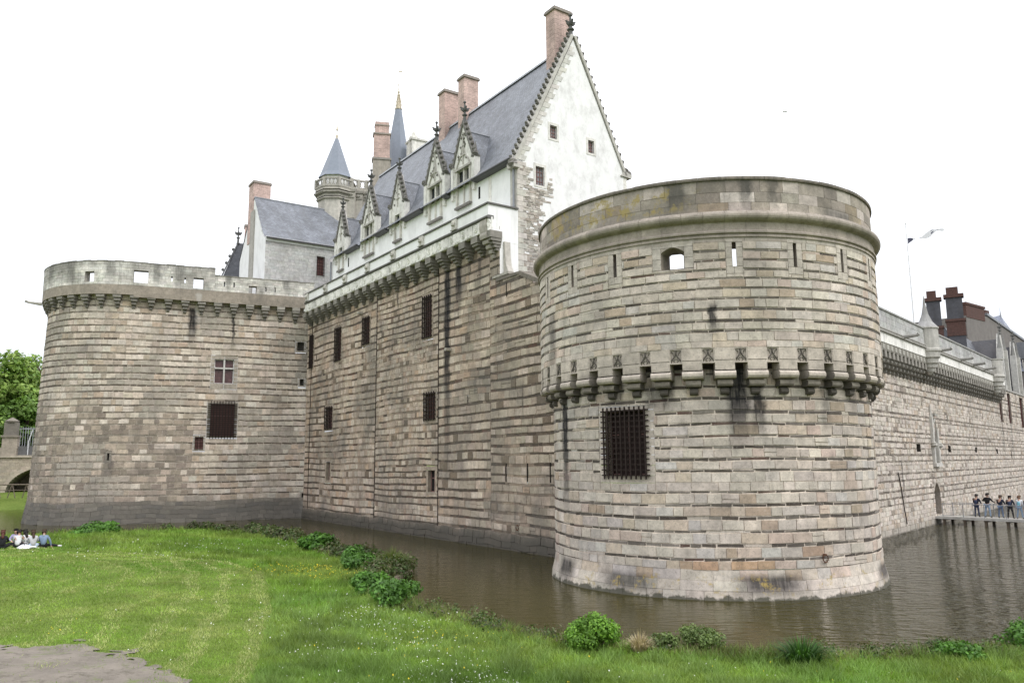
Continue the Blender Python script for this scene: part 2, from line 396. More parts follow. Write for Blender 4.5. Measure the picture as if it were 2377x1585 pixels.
M_zinc = plain_mat('dark_zinc', (.075, .075, .08), .5, .2, 5)
M_lead = plain_mat('lead_grey_metal', (.25, .26, .28), .5, .2, 5)
M_gold = plain_mat('dull_gilded_lead', (.55, .48, .36), .5, .2, 6)
M_pale = plain_mat('pale_painted_metal', (.72, .72, .72), .5, .05, 5, bump=0)
M_wood = plain_mat('weathered_timber', (.16, .13, .10), .85, .35, 8)
M_leaf = leaf_mat('leaf')
M_grass = leaf_mat('grass_blade', .3, .6)
M_bark = plain_mat('bark', (.10, .075, .055), .9, .35, 8, bump=.5)

# ------------------------------------------------------------------ ground and water
SH = [(-90,66),(-60,64),(-42.7,66.5),(-38.9,66.1),(-37.9,69),(-32.8,68.8),(-29,70.2),(-25.9,70.8),(-20.8,66.8),(-18.8,65),(-15.4,60),(-12.1,53.8),(-10.2,50.2),(-8,48.1),(-5.8,44.4),(-5.5,40.8),(-5.8,37.1),(-5,34.4),(-3.75,30.6),(-2.7,29.7),(-.74,27.2),(1.66,24.7),(3.7,23.7),(5.5,23),(8.4,22.4),(10.9,22.7),(14.4,23.5)]
SH = [(x * .935, y * .935) for x, y in SH] + [(20, 23.6), (40, 28), (140, 44), (500, 70)]
SHA = np.array(SH)
def shore_dist(X, Y):
    """signed distance to the waterline, positive on the lawn"""
    d = np.full(X.shape, 1e9)
    for (ax, ay), (bx_, by_) in zip(SH, SH[1:]):
        ex, ey = bx_ - ax, by_ - ay; t = np.clip(((X - ax) * ex + (Y - ay) * ey) / (ex * ex + ey * ey), 0, 1)
        d = np.minimum(d, np.hypot(X - ax - t * ex, Y - ay - t * ey))
    poly = SH + [(500, -500), (-500, -500), (-500, 66)]; ins = np.zeros(X.shape, bool)
    for (ax, ay), (bx_, by_) in zip(poly, poly[1:] + poly[:1]):
        c = (ay > Y) != (by_ > Y)
        with np.errstate(divide='ignore', invalid='ignore'): ins ^= c & (X < (bx_ - ax) * (Y - ay) / (by_ - ay + 1e-12) + ax)
    return np.where(ins, d, -d)
def vnoise(X, Y, f, seed=0):
    r = np.random.RandomState(seed).rand(64, 64); x, y = X * f, Y * f
    i, j = np.floor(x).astype(int), np.floor(y).astype(int); u, v = x - i, y - j
    u, v = u * u * (3 - 2 * u), v * v * (3 - 2 * v); g = lambda a, b: r[a % 64, b % 64]
    return (g(i, j) * (1 - u) + g(i + 1, j) * u) * (1 - v) + (g(i, j + 1) * (1 - u) + g(i + 1, j + 1) * u) * v
def ground_h(X, Y):
    d = shore_dist(X, Y)
    sm = lambda a, b, x: (lambda t: t * t * (3 - 2 * t))(np.clip((x - a) / (b - a), 0, 1))
    land = -.12 + (.20 + .48 * sm(46, 30, Y)) * sm(-.1, .65, d) + (.30 - .14 * sm(46, 30, Y)) * sm(.5, 9, d) + .64 * sm(4, 20, d) + 2.3 * sm(14, 1, Y)
    land = land + (vnoise(X, Y, .35, 1) - .5) * .16 * sm(.3, 3, d) + (vnoise(X, Y, 1.6, 2) - .5) * .05
    az, D = np.degrees(np.arctan2(X, Y)), np.hypot(X, Y)
    far = -1.3 + np.where(az < -27, 1.0, 0.0) * (1.5 * sm(112, 118, D) + 1.6 * sm(118, 128, D) + 2.4 * sm(132, 150, D))
    far = np.maximum(far, -1.3 + 6 * sm(320, 480, D))
    return np.where(d > -.15, land, far + (-.3 - far) * sm(-1.5, 0, d) * (far < 0))
def gh(x, y): return float(ground_h(np.array([float(x)]), np.array([float(y)]))[0])
ax_ = np.concatenate([np.linspace(-1500, -200, 14)[:-1], np.linspace(-200, -62, 36)[:-1], np.linspace(-62, 30, 186)[:-1], np.linspace(30, 200, 40)[:-1], np.linspace(200, 1500, 14)])
ay_ = np.concatenate([np.linspace(-1500, -60, 14)[:-1], np.linspace(-60, 8, 20)[:-1], np.linspace(8, 76, 160)[:-1], np.linspace(76, 200, 50)[:-1], np.linspace(200, 2500, 18)])
GX, GY = np.meshgrid(ax_, ay_); GZ = ground_h(GX, GY)
nx_, ny_ = len(ax_), len(ay_); idx = np.arange(nx_ * ny_).reshape(ny_, nx_)
gf = np.stack([idx[:-1, :-1], idx[:-1, 1:], idx[1:, 1:], idx[1:, :-1]], -1).reshape(-1, 4)
m, nt, b = new_mat('lawn_soil'); k = NT(nt); pos = k.n('NewGeometry').outputs['Position']
col = k.mix(k.ramp(k.noise(pos, .5, 5), .35, .65), (.105, .155, .028, 1), (.15, .20, .045, 1))
col = k.mix(k.ramp(k.noise(pos, 5, 5, .7), .45, .7), col, (.062, .10, .016, 1))
nt.links.new(col, b.inputs['Base Color']); b.inputs['Roughness'].default_value = .95; b.inputs['Specular IOR Level'].default_value = .1
nt.links.new(k.n('Bump', {'Height': k.noise(pos, 18, 4), 'Strength': .6, 'Distance': .05}).outputs[0], b.inputs['Normal'])
M_soil = m
ground = arr_mesh('ground', np.stack([GX, GY, GZ], -1).reshape(-1, 3), gf, M_soil); setting(ground)
ground.data.polygons.foreach_set('use_smooth', [True] * len(gf))

# trodden bare earth in the near corner of the lawn
m, nt, b = new_mat('trodden_earth'); k = NT(nt); pos = k.n('NewGeometry').outputs['Position']
col = k.mix(k.ramp(k.noise(pos, 1.1, 6, .7), .35, .65), (.225, .196, .160, 1), (.150, .130, .105, 1))
col = k.mix(k.ramp(k.noise(pos, 3.2, 6, .75), .52, .62), col, (.115, .10, .075, 1))
col = k.mix(k.ramp(k.noise(pos, 1.7, 6, .8), .56, .66), col, (.13, .16, .05, 1))
col = k.mix(k.ramp(k.noise(pos, 30, 3, .7), .55, .75, (0, .5)), col, (.32, .29, .25, 1))
nt.links.new(col, b.inputs['Base Color']); b.inputs['Roughness'].default_value = .95
nt.links.new(k.n('Bump', {'Height': k.noise(pos, 22, 5, .7), 'Strength': .7, 'Distance': .04}).outputs[0], b.inputs['Normal'])
M_earth = m
PATH = [(-16, 13), (-14.5, 18.0), (-12.6, 18.75), (-11.4, 18.45), (-10.6, 18.6), (-9.5, 18.8), (-8.9, 18.2), (-8.2, 18.05), (-7.6, 17.3), (-7.1, 17.0), (-6.6, 16.0), (-6.1, 15.6), (-5.9, 14.9), (-5.5, 14.4), (-5.6, 12.0), (-10, 9)]
PATH = [(x * 1.085, y * 1.085) for x, y in PATH]
def in_path(X, Y, grow=0.0):
    ins = np.zeros(X.shape, bool)
    for (ax, ay), (bx_, by_) in zip(PATH, PATH[1:] + PATH[:1]):
        c = (ay > Y) != (by_ > Y)
        with np.errstate(divide='ignore', invalid='ignore'): ins ^= c & (X < (bx_ - ax) * (Y - ay) / (by_ - ay + 1e-12) + ax)
    return ins
px_ = np.linspace(-18, -5.2, 250); py_ = np.linspace(9.4, 21.1, 230); PX, PY = np.meshgrid(px_, py_)
inp = in_path(PX + (vnoise(PX, PY, 1.3, 5) - .5) * 1.1 + (vnoise(PX, PY, 5.1, 15) - .5) * .8, PY + (vnoise(PX, PY, 1.1, 6) - .5) * 1.1 + (vnoise(PX, PY, 4.7, 16) - .5) * .8)
iid = np.arange(PX.size).reshape(PX.shape); cell = inp[:-1, :-1] & inp[1:, 1:] & inp[1:, :-1] & inp[:-1, 1:]
pf = np.stack([iid[:-1, :-1], iid[:-1, 1:], iid[1:, 1:], iid[1:, :-1]], -1)[cell]
path = arr_mesh('dirt_path', np.stack([PX, PY, ground_h(PX, PY) + .02], -1).reshape(-1, 3), pf, M_earth); setting(path)

m, nt, b = new_mat('moat_water'); k = NT(nt); pos = k.n('NewGeometry').outputs['Position']
b.inputs['Base Color'].default_value = (.036, .031, .0050, 1); b.inputs['Roughness'].default_value = .02; b.inputs['IOR'].default_value = 1.33; b.inputs['Specular IOR Level'].default_value = .24
sp = k.n('SeparateXYZ', {0: pos})
wv = k.n('CombineXYZ', {0: k.math('ADD', k.math('MULTIPLY', sp.outputs[0], 1.0), k.math('MULTIPLY', sp.outputs[1], .25)), 1: k.math('MULTIPLY', sp.outputs[1], 2.4)}).outputs[0]
h = k.math('ADD', k.math('MULTIPLY', k.noise(wv, 1.1, 3, .55), 1.6), k.math('MULTIPLY', k.noise(pos, 5.0, 3, .6), .3))
calm = k.ramp(k.math('ADD', sp.outputs[0], k.math('MULTIPLY', k.noise(pos, .12, 2), 8)), 12, 24, (.12, 6.0))
nt.links.new(k.ramp(calm, .12, 6.0, (.20, .62)), b.inputs['Specular IOR Level'])
nt.links.new(k.n('Bump', {'Height': k.math('MULTIPLY', h, calm), 'Strength': 1.0, 'Distance': .16}).outputs[0], b.inputs['Normal'])
M_water = m
wb = MB(); wb.face([(-420, -60, 0), (420, -60, 0), (420, 420, 0), (-420, 420, 0)])
setting(wb.build('water', M_water))

# ------------------------------------------------------------------ frames of the castle
TC = (9.433, 38.87)
FL_ = Lin((-20.4, 79.1), (.565, -.825), (-.825, -.565))          # long curtain wall, left of the near tower
FR_ = Lin((24.9, 54.7), (.65, .76), (.76, -.65))                 # rampart right of the near tower
FH = Horse((-20.7, 80.2), (-.917, -.40), (.40, -.917), 16.5, 8.5, .030)   # far left tower
RL = 7.42
FT = Cyl(TC, RL, lambda z: .26 * max(0.0, 1 - max(z, 0) / 1.15) ** 1.6)
FU = Cyl(TC, 8.0)
pick = lambda r, P: P[min(len(P) - 1, int(r.random() * len(P)))]
def vary(c, r, a=.1):
    k_ = 1 + r.uniform(-a, a); return tuple(max(.01, x * k_ * (1 + r.uniform(-.02, .02))) for x in c)
PAL_T = [(.56,.53,.485)] * 6 + [(.52,.495,.46)] * 5 + [(.60,.575,.53)] * 4 + [(.55,.49,.42)] * 3 + [(.55,.475,.43)] * 2 + [(.52,.515,.50)] * 2 + [(.45,.385,.31)]
DARK_T = [(.068,.058,.051)] * 5 + [(.10,.089,.08)] * 4 + [(.11,.068,.057)] + [(.16,.147,.135)] * 3 + [(.24,.228,.21)]
def tint_T(kind, s, z, r):
    if kind == 'd' and r.random() < .07: kind = 'l'
    return vary(pick(r, PAL_T if kind == 'l' else DARK_T), r)
def tint_Tlow(kind, s, z, r):
    if kind == 'l' and 1.1 < z < 2.7 and -4 < s < 3 and r.random() < .22: return vary(pick(r, [(.47,.34,.235), (.42,.33,.25), (.50,.40,.31)]), r, .12)
    if z < .75: return vary((.56, .535, .495), r, .1)
    return tint_T(kind, s, z, r)
PAL_L = [(.49,.43,.36)] * 6 + [(.56,.505,.43)] * 4 + [(.44,.37,.305)] * 3 + [(.54,.495,.43)] * 3 + [(.49,.39,.30)]
DARK_L = [(.080,.064,.051)] * 5 + [(.115,.092,.073)] * 4 + [(.105,.066,.051)]
def tint_L(kind, s, z, r):
    q = sin(s * .55 + z * .21) + sin(s * .23 - z * .5 + 1) + .8 * sin(z * 1.1 + s * .9)
    if kind == 'd' and (q > .9 or (3 < s < 26 and 5 < z < 15.5 and r.random() < .55)): return vary(pick(r, [(.29, .245, .195), (.36, .305, .245), (.23, .19, .15)]), r, .12)
    if kind == 'l' and r.random() < .04: return vary((.20, .165, .125), r, .2)
    if kind == 'l' and q < -1.1: return vary(pick(r, [(.40, .36, .30), (.43, .395, .34)]), r, .1)
    if s > 30 and kind == 'l' and r.random() < .5: return vary((.42, .385, .32), r)
    return vary(pick(r, PAL_L if kind == 'l' else DARK_L), r, .12)
PAL_H = [(.57,.515,.45)] * 5 + [(.63,.585,.52)] * 4 + [(.46,.405,.345)] * 3 + [(.60,.57,.515)] * 2 + [(.50,.42,.34)] * 2
PAL_Hd = [(.26,.228,.195)] * 3 + [(.36,.315,.265)] * 4 + [(.47,.41,.345)] * 3 + [(.64,.59,.525)]
def tint_H(kind, s, z, r):
    q = sin(s * .5 + z * .3) + sin(s * .27 - z * .6 + 2) + .8 * sin(z * 1.2 + s * .8)
    if kind == 'd' and q > 1.1: return vary((.27, .24, .20), r, .12)
    if kind == 'l' and q < -1.2: return vary((.41, .385, .34), r, .1)
    low = 12.5 + 2.0 * sin(s * .45) < s and z < 10.5 + sin(s)
    if low: return vary(pick(r, PAL_Hd if kind == 'l' else [(.23,.205,.175), (.30,.27,.23)]), r, .13)
    return vary(pick(r, PAL_H if kind == 'l' else [(.105,.086,.07)] * 3 + [(.16,.135,.11)] * 2), r)
PAL_R = [(.60,.575,.535)] * 6 + [(.55,.525,.485)] * 4 + [(.64,.615,.575)] * 4 + [(.49,.43,.365)] * 2 + [(.30,.275,.245)]
def tint_R(kind, s, z, r): return vary(pick(r, PAL_R if kind == 'l' else [(.15,.135,.12), (.21,.19,.165), (.28,.26,.23)]), r, .14)

BLK = (.012, .012, .014)
M_T = stone_mat('banded_granite_and_schist', [(-.5, .55, 9.3, 5.2, .98, BLK), (.3, .36, 8.6, 5.6, .92, BLK), (-3.2, .4, 8.6, 7.2, .8, BLK), (-5.6, .5, 8.6, 7.3, .8, BLK), (5.2, .35, 8.6, 6.9, .6, BLK), (8.0, .5, 8.8, 6.6, .6, BLK), (-9.25, .42, 8.4, 2.4, .98, BLK), (3.4, .3, 8.5, 6.0, .4, BLK), (-3.7, .6, 8.3, 7.0, .6, BLK)], plinth=(.55, (.40, .39, .36), .35), top=(8.95, .75, (.02, .02, .02), .95), lichen=(-5, 6, .05, 1.1, (.42, .30, .09), .55), grime=.34, hue=(1.05, .985, .93))  # top: shade of the machicolation slots painted in, together with black staining
M_Tbase = stone_mat('tower_foot_stone', [(0.4, 1.7, .8, .0, .85, BLK), (-5.2, 1.6, .7, .0, .75, BLK), (7.6, 1.5, .8, .0, .85, BLK), (-9.2, 1.0, .9, .0, .85, BLK)], lichen=(-9, 8, .1, 1.05, (.40, .30, .10), .55), grime=.35, hue=(1.05, .985, .93), plinth=(.15, (.05, .052, .035), .85))
M_U = stone_mat('banded_granite_upper', plinth=(1.0, (.04, .036, .031), .82), stains=[(-1.45, .22, 11.3, 10.1, .9, BLK), (-9.9, .5, 12, 8.2, .5, BLK), (-5, 1.2, 8.9, 8.0, .6, BLK)], grime=.40, hue=(1.05, .985, .93))  # plinth: shade under the corbels put into their lower courses' colour, along with dirt
M_P = stone_mat('weathered_parapet_ashlar', [(-2.7, .55, 16.8, 15.0, .75, (.05, .05, .045)), (.1, .3, 16.8, 15.0, .8, (.05, .05, .045)), (1.2, .25, 16.8, 15.0, .6, (.05, .05, .045)), (4.6, 1.4, 15.5, 15.1, .6, (.05, .05, .045))], lichen=(-11, -1.5, 15.3, 17, (.33, .26, .09), .50), grime=.6, top=(16.75, .4, (.12, .11, .095), .9))
M_L = stone_mat('brown_banded_masonry', [(27.9, .55, 19.9, 3.0, .97, BLK), (29.5, .5, 19.9, 15.0, .97, BLK), (19.9, .12, 18.7, 17.2, .7, BLK), (32.3, .2, 19, 17.5, .5, BLK), (31, .22, 19.2, 17.9, .45, BLK)], plinth=(1.15, (.075, .07, .058), .85), grime=.66, warm=(.25, .18, .12), top=(20.4, 1.3, (.035, .032, .028), .9), hue=(1.06, .98, .93))  # top: dark gaps between the corbels painted on, shade and grime together
M_H = stone_mat('grey_brown_banded_masonry', [(11.2, .5, 20.4, 16.2, .95, BLK), (10.75, .3, 21.5, 18.5, .6, (.5, .48, .44)), (7.4, .18, 19.8, 16.0, .85, BLK), (17.8, .6, 6.4, 3.2, .5, (.06, .06, .06))], plinth=(2.05, (.105, .10, .088), .68), grime=.45, hue=(1.035, .985, .945))
M_Hp = stone_mat('lime_streaked_parapet', [(s_, w_, 24.3, 21.5, .7, (.12, .115, .105)) for s_, w_ in ((2.5, .5), (8.1, .35), (12.6, .6), (14.6, .4), (18.6, .7), (22.6, .6), (25.5, .8))], grime=.7, hue=(1.02, 1, .97), top=(24.2, .6, (.2, .19, .175), .75))
M_R = stone_mat('pale_rubble_masonry', [(5.6, .25, 5.0, 1.0, .6, BLK), (47.5, .5, 9.2, 4, .5, (.1, .1, .09)), (53, .5, 9.2, 4, .5, (.1, .1, .09))], plinth=(.6, (.30, .28, .24), .5), grime=.28, hue=(1.05, .985, .93))
M_Rub = stone_mat('bare_rubble', [], grime=.3, hue=(1, 1, 1))

def bars(mb, fr, a, b, c, d, nv, nh, o=.12, r=.018, ext=.12, t=(1, 1, 1)):
    """iron grating in front of an opening, its bars running past the edges"""
    for i in range(nv):
        x = a + (b - a) * i / (nv - 1); mb.bx(fr, x - r, x + r, o - r, o + r, c - ext, d + ext, t)
    for i in range(nh):
        z = c + (d - c) * i / (nh - 1); mb.bx(fr, a - ext, b + ext, o - r * 1.3 - .02, o + r * .7 - .02, z - r, z + r, t, 0, 3)
    for z in (c, d):
        for x in (a, b): mb.bx(fr, x - r, x + r, -.05, o, z - r, z + r, t)
def window(root, fr, h, depth, grille=None, mat=None, mull=False, glass=False, ext=.1, label=None):
    """window in a masonry hole: shutter or panes set back, optional grating"""
    a, b, c, d = h; w = MB()
    w.bx(fr, a, b, -depth - .06, -depth, c, d, n=3)
    f = w.build('window', mat or M_shutter, root)
    if label: f['label'] = label
    mid = (a + b) / 2; q = MB()
    for x0, x1, z0, z1 in ((a, a + .06, c, d), (b - .06, b, c, d), (a, b, c, c + .06), (a, b, d - .06, d), (mid - .035, mid + .035, c, d), (a, b, c + (d - c) * .62, c + (d - c) * .62 + .06)): q.bx(fr, x0, x1, -depth, -depth + .035, z0, z1)
    q.build('frame', M_redframe if not mull else M_tuff, root, f)
    if mull:
        q = MB(); q.bx(fr, mid - .08, mid + .08, -depth + .04, -.03, c, d, (.55, .54, .52)); q.bx(fr, a, mid - .08, -depth + .04, -.03, c + (d - c) * .60, c + (d - c) * .60 + .15, (.55, .54, .52)); q.bx(fr, mid + .08, b, -depth + .04, -.03, c + (d - c) * .60, c + (d - c) * .60 + .15, (.55, .54, .52))
        q.build('mullion', M_tuff, root, f)
    if grille:
        q = MB(); bars(q, fr, a, b, c, d, grille[0], grille[1], ext=ext, r=grille[2] if len(grille) > 2 else .02); q.build('window_grille', M_iron, root)
    return f

# ------------------------------------------------------------------ the near round tower
T = thing('round_tower', 'big round tower of banded pale and dark stone rising from the moat, no roof', 'tower', (TC[0], TC[1], 0))
rng = random.Random(11)
A1 = radians(128)
Hg = (-6.2, -4.22, 4.72, 7.38)
mb = MB()
holes = [dressed(mb, FT, Hg, .35, rng, (.54, .51, .47), lintel=.18, sill=.3)]
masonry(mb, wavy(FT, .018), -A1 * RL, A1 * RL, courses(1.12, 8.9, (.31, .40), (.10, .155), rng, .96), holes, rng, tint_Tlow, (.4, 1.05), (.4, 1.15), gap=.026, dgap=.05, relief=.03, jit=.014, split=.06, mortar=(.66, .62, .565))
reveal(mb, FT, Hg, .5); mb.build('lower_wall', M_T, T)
mb = MB()
zz = [0, .12, .28, .45, .62, .80, .97, 1.14]
masonry(mb, FT, -A1 * RL, A1 * RL, [(a, b, 'l') for a, b in ((-.3, .34), (.34, .72), (.72, 1.12))], [], rng, tint_Tlow, (.6, 1.3), gap=.014, relief=.012, jit=.004)
mb.build('battered_foot', M_Tbase, T)
window(T, FT, Hg, .42, (10, 13, .027), mat=plain_mat('soot_dark_shutter', (.026, .013, .011), .7, .4, 5), ext=.16, label='dark red shuttered window behind a big iron grating')
# upper storey with gun openings
mb = MB()
slit = lambda th: (radians(th) * 8 - .075, radians(th) * 8 + .075, 12.96, 13.95)
SL = [slit(t) for t in (-92.6, -74.5, -57, -39.2, -3.6, 14.6, 32.8, 50.8, 69, 87)]
EM = (radians(-24.4) * 8, radians(-17.7) * 8, 12.98, 13.88)
hs = SL + [EM]; grown = []
for h in SL: grown.append(dressed(mb, FU, h, .26, rng, (.52, .50, .465), lintel=.14, sill=.30))
grown.append(dressed(mb, FU, EM, .36, rng, (.50, .485, .46), lintel=.24, sill=.02))
masonry(mb, FU, -A1 * 8, A1 * 8, courses(9.70, 13.98, (.26, .34), (.085, .13), rng, .97), grown, rng, tint_T, (.45, 1.1), (.4, 1.2), gap=.022, dgap=.042, relief=.024, jit=.012, mortar=(.60, .565, .52))
masonry(mb, FU, -A1 * 8, A1 * 8, [(13.98, 14.16, 'l')], [], rng, lambda *a: vary((.42, .40, .37), a[3], .06), (.6, 1.2), gap=.01, relief=.006)
for h in SL: reveal(mb, FU, h, 1.06, (.33, .31, .28), 0, .34)
reveal(mb, FU, EM, 1.06, (.28, .26, .23), 0, -.13, .03)
hsi = [(a - .34, b_ + .34, c_, d) for a, b_, c_, d in SL] + [(EM[0] + .13, EM[1] - .13, EM[2], EM[3] - .03)]
# the arched head of the gun opening
na = 8; P = [(EM[0] + (EM[1] - EM[0]) * i / na, EM[3] - .20 * (2 * i / na - 1) ** 2) for i in range(na + 1)]
mb.prism(FU, P + [(EM[1], EM[3]), (EM[0], EM[3])], -1.05, -.01, (.40, .38, .35))
FI = lambda s, o, z: FU(s, -1.08 + o, z)
masonry(mb, FI, -A1 * 8, A1 * 8, [(12.4, 16.6, 'l')], hsi, rng, lambda *a: None, mortar=(.34, .32, .29))
# back of the storey, away from the moat
masonry(mb, FU, A1 * 8, (2 * pi - A1) * 8, [(9.7, 14.2, 'l')], [], rng, lambda *a: None, mortar=(.36, .34, .30))
mb.face([(TC[0] + 6.94 * cos(i * pi / 24), TC[1] + 6.94 * sin(i * pi / 24), 12.45) for i in range(48)], (.3, .29, .27))
mb.face([(TC[0] + 7.9 * cos(-i * pi / 24), TC[1] + 7.9 * sin(-i * pi / 24), 9.9) for i in range(48)], (.2, .19, .17))
mb.build('upper_wall', M_U, T)
mb = MB()
for sg in (-1, 1): mb.face([FU(sg * A1 * 8, -.03, 9.7), FU(sg * A1 * 8, -1.1, 9.7), FU(sg * A1 * 8, -1.1, 16.6), FU(sg * A1 * 8, -.03, 16.6)], (.4, .38, .35))
PR = [(-.1, 14.14), (.05, 14.16), (.055, 14.24), (.02, 14.26), (.02, 14.29), (.10, 14.32), (.11, 14.38), (.09, 14.42), (.03, 14.45), (.025, 14.76), (.08, 14.79), (.12, 14.80), (.20, 14.83), (.28, 14.89), (.315, 14.96), (.32, 15.03), (.29, 15.11), (.22, 15.16), (.20, 15.20), (.10, 15.22), (-.1, 15.25)]
for th in range(-180, 180, 6):
    k_ = rng.uniform(.88, 1.06); mb.sweep(FU, PR, radians(th) * 8 + .005, radians(th + 6) * 8 - .005, 3, (.37 * k_, .345 * k_, .315 * k_), cap=False)
mb.build('cornice', M_U, T)
mb = MB()
prows = [(15.22, 15.62, 'l'), (15.62, 16.05, 'l'), (16.05, 16.56, 'l')]
FP = Cyl(TC, 7.96)
masonry(mb, FP, -A1 * 7.96, A1 * 7.96, prows, [], rng, lambda kk, s, z, r: vary(pick(r, [(.37,.36,.33)] * 6 + [(.24,.232,.212)] * 3 + [(.52,.51,.49)] * 2 + [(.34,.30,.235)]), r, .13), (.7, 1.5), gap=.012, relief=.012, mortar=(.20, .19, .17), jit=.004)
mb.build('parapet', M_P, T)
mb = MB()
for i in range(40):
    a, b = -A1 * 8 + 2 * A1 * 8 * i / 40, -A1 * 8 + 2 * A1 * 8 * (i + 1) / 40; k_ = rng.uniform(.8, 1.1); dz = rng.uniform(-.008, .012)
    mb.sweep(FU, [(-1.15, 16.56), (.03, 16.56), (.05, 16.60), (.045, 16.68 + dz), (-.05, 16.73 + dz), (-1.15, 16.75 + dz)], a + .004, b - .004, 2, (.27 * k_, .26 * k_, .235 * k_))
mb.build('coping', M_P, T)
# corbels and traceried panels between them
def layer(mb, w, o0, o1, z0, z1, t, rd=.35):
    """one corbel course with a rounded nose"""
    n = 5; h = z1 - z0
    P = [[LOC(x, o0, z0 + h * .5), ] for x in (-w / 2, w / 2)]
    prof = [(o0, z0)] + [(o1 - h * rd + h * rd * sin(a), z0 + h / 2 - h / 2 * cos(a)) for a in [pi * i / n for i in range(n + 1)]] + [(o0, z1)]
    mb.sweep(LOC, prof, -w / 2, w / 2, 1, t)
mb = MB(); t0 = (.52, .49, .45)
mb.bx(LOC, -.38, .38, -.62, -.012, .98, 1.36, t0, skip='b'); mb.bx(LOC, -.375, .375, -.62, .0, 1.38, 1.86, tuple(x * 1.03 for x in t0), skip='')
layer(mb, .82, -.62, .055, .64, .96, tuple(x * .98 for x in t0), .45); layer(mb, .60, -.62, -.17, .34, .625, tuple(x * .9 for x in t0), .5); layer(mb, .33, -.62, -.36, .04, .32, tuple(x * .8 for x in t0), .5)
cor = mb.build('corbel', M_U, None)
mb = MB(); t1 = (.50, .475, .44)
mb.bx(LOC, -.255, .255, -.5, -.065, 1.26, 1.86, (.40, .375, .345))
for x0, x1, z0, z1 in ((-.255, -.21, 1.26, 1.86), (.21, .255, 1.26, 1.86), (-.21, .21, 1.26, 1.30), (-.21, .21, 1.82, 1.86)): mb.bx(LOC, x0, x1, -.085, -.012, z0, z1, t1)
for sg in (-1, 1):
    mb.tube([LOC(sg * .20, -.07, 1.31), LOC(sg * .17, -.05, 1.42), LOC(sg * .06, -.045, 1.56), LOC(0, -.045, 1.68), LOC(sg * -.02, -.05, 1.80)], .032, 5, t1)
    mb.tube([LOC(sg * .20, -.06, 1.76), LOC(sg * .12, -.05, 1.72), LOC(sg * .10, -.055, 1.62)], .02, 5, t1)
    mb.tube([LOC(sg * .04, -.06, 1.33), LOC(sg * .10, -.05, 1.40), LOC(sg * .02, -.055, 1.47)], .02, 5, t1)
tra = mb.build('tracery_panel', M_U, None)
first = True
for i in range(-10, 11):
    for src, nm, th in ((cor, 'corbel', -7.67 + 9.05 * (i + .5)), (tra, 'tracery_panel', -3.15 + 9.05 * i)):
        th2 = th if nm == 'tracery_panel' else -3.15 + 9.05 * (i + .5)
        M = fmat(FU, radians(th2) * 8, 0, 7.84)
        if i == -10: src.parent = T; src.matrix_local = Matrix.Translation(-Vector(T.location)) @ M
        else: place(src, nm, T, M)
mb = MB(); c = FT(radians(21.4) * RL, .06, 1.6); fm = fmat(FT, radians(21.4) * RL, .06, 1.6)
mb.tube([fm @ Vector((.13 * cos(a), -.02, .15 * sin(a) - .12)) for a in [i * pi / 6 for i in range(13)]], .028, 6); mb.bx(lambda a, o, z: fm @ Vector((a, -o, z)), -.05, .05, -.08, .04, -.02, .05)
mb.build('mooring_ring', M_rust, T)
mb = MB(); mb.tube([(15.2, 41.3, 12.45), (15.2, 41.3, 20), (15.2, 41.3, 24.2)], [.03, .024, .018], 6); mb.bx(lambda a, o, z: Vector((15.2 + a, 41.3 + o, 24.2 + z)), -.16, .06, -.05, .05, 0, .06)
tag(mb.build('lamp_mast', M_pale, None), 'very thin pale mast standing on the near round tower platform', 'mast')

# ------------------------------------------------------------------ left curtain wall
CW = thing('curtain_wall', 'long brown banded curtain wall with small barred windows, left of the near tower', 'wall', FL_(16, 0, 0))
rng = random.Random(21); mb = MB()
WL = {'w1': (.25, 1.05, 14.8, 17.9), 'w2': (6.85, 8.15, 14.75, 17.7), 'w3': (13.2, 14.45, 15.5, 17.7), 'w4': (24.3, 25.55, 14.6, 17.6), 'w5': (4.85, 6.45, 8.55, 10.45), 'w6': (24.65, 26.15, 8.45, 10.3), 'w7': (5.3, 6.2, 3.75, 5.45), 'w8': (25.15, 26.2, 3.2, 4.75)}
SLT = [(35.25, 35.39, 4.1, 5.25), (37.55, 37.69, 4.1, 5.25), (39.83, 39.97, 4.1, 5.25), (35.5, 35.62, 15.75, 16.65), (30.7, 30.8, 9.2, 9.75), (1.9, 2.05, 15.4, 15.9)]
holes = []
for kk, h in WL.items(): holes.append(dressed(mb, FL_, h, .26, rng, (.37, .33, .275), lintel=.3, sill=.25))
holes += SLT
steps = [(34.75, 60, 17.0, 30), (37.0, 60, 16.7, 30), (37.7, 60, 16.4, 30), (38.4, 60, 16.05, 30)]
for i, (a, b_, lh, dh, pd, ll) in enumerate(((-.6, 16.05, (.34, .5), (.12, .2), .93, (.35, .9)), (16.05, 26.7, (.28, .4), (.10, .18), .85, (.3, .7)), (26.7, 33.6, (.38, .54), (.13, .22), .95, (.45, 1.15)), (33.6, 43.5, (.34, .52), (.13, .22), .95, (.4, 1.1)))):
    masonry(mb, wavy(FL_, .04, .45, i * 1.7), a, b_, courses(.05, 20.6, lh, dh, rng, pd), holes + steps, rng, tint_L, ll, (.35, 1.1), gap=.022, dgap=.03, relief=.035, curved=False, split=.1, mortar=(.36, .315, .255), jit=.016)
for h in list(WL.values()) + SLT: reveal(mb, FL_, h, .45, (.05, .045, .04) if h in SLT else (.30, .27, .22)); mb.bx(FL_, h[0], h[1], -.5, -.45, h[2], h[3], (.03, .028, .025))  # slit sides coloured near black to carry the shade of their depth
mb.build('wall', M_L, CW)
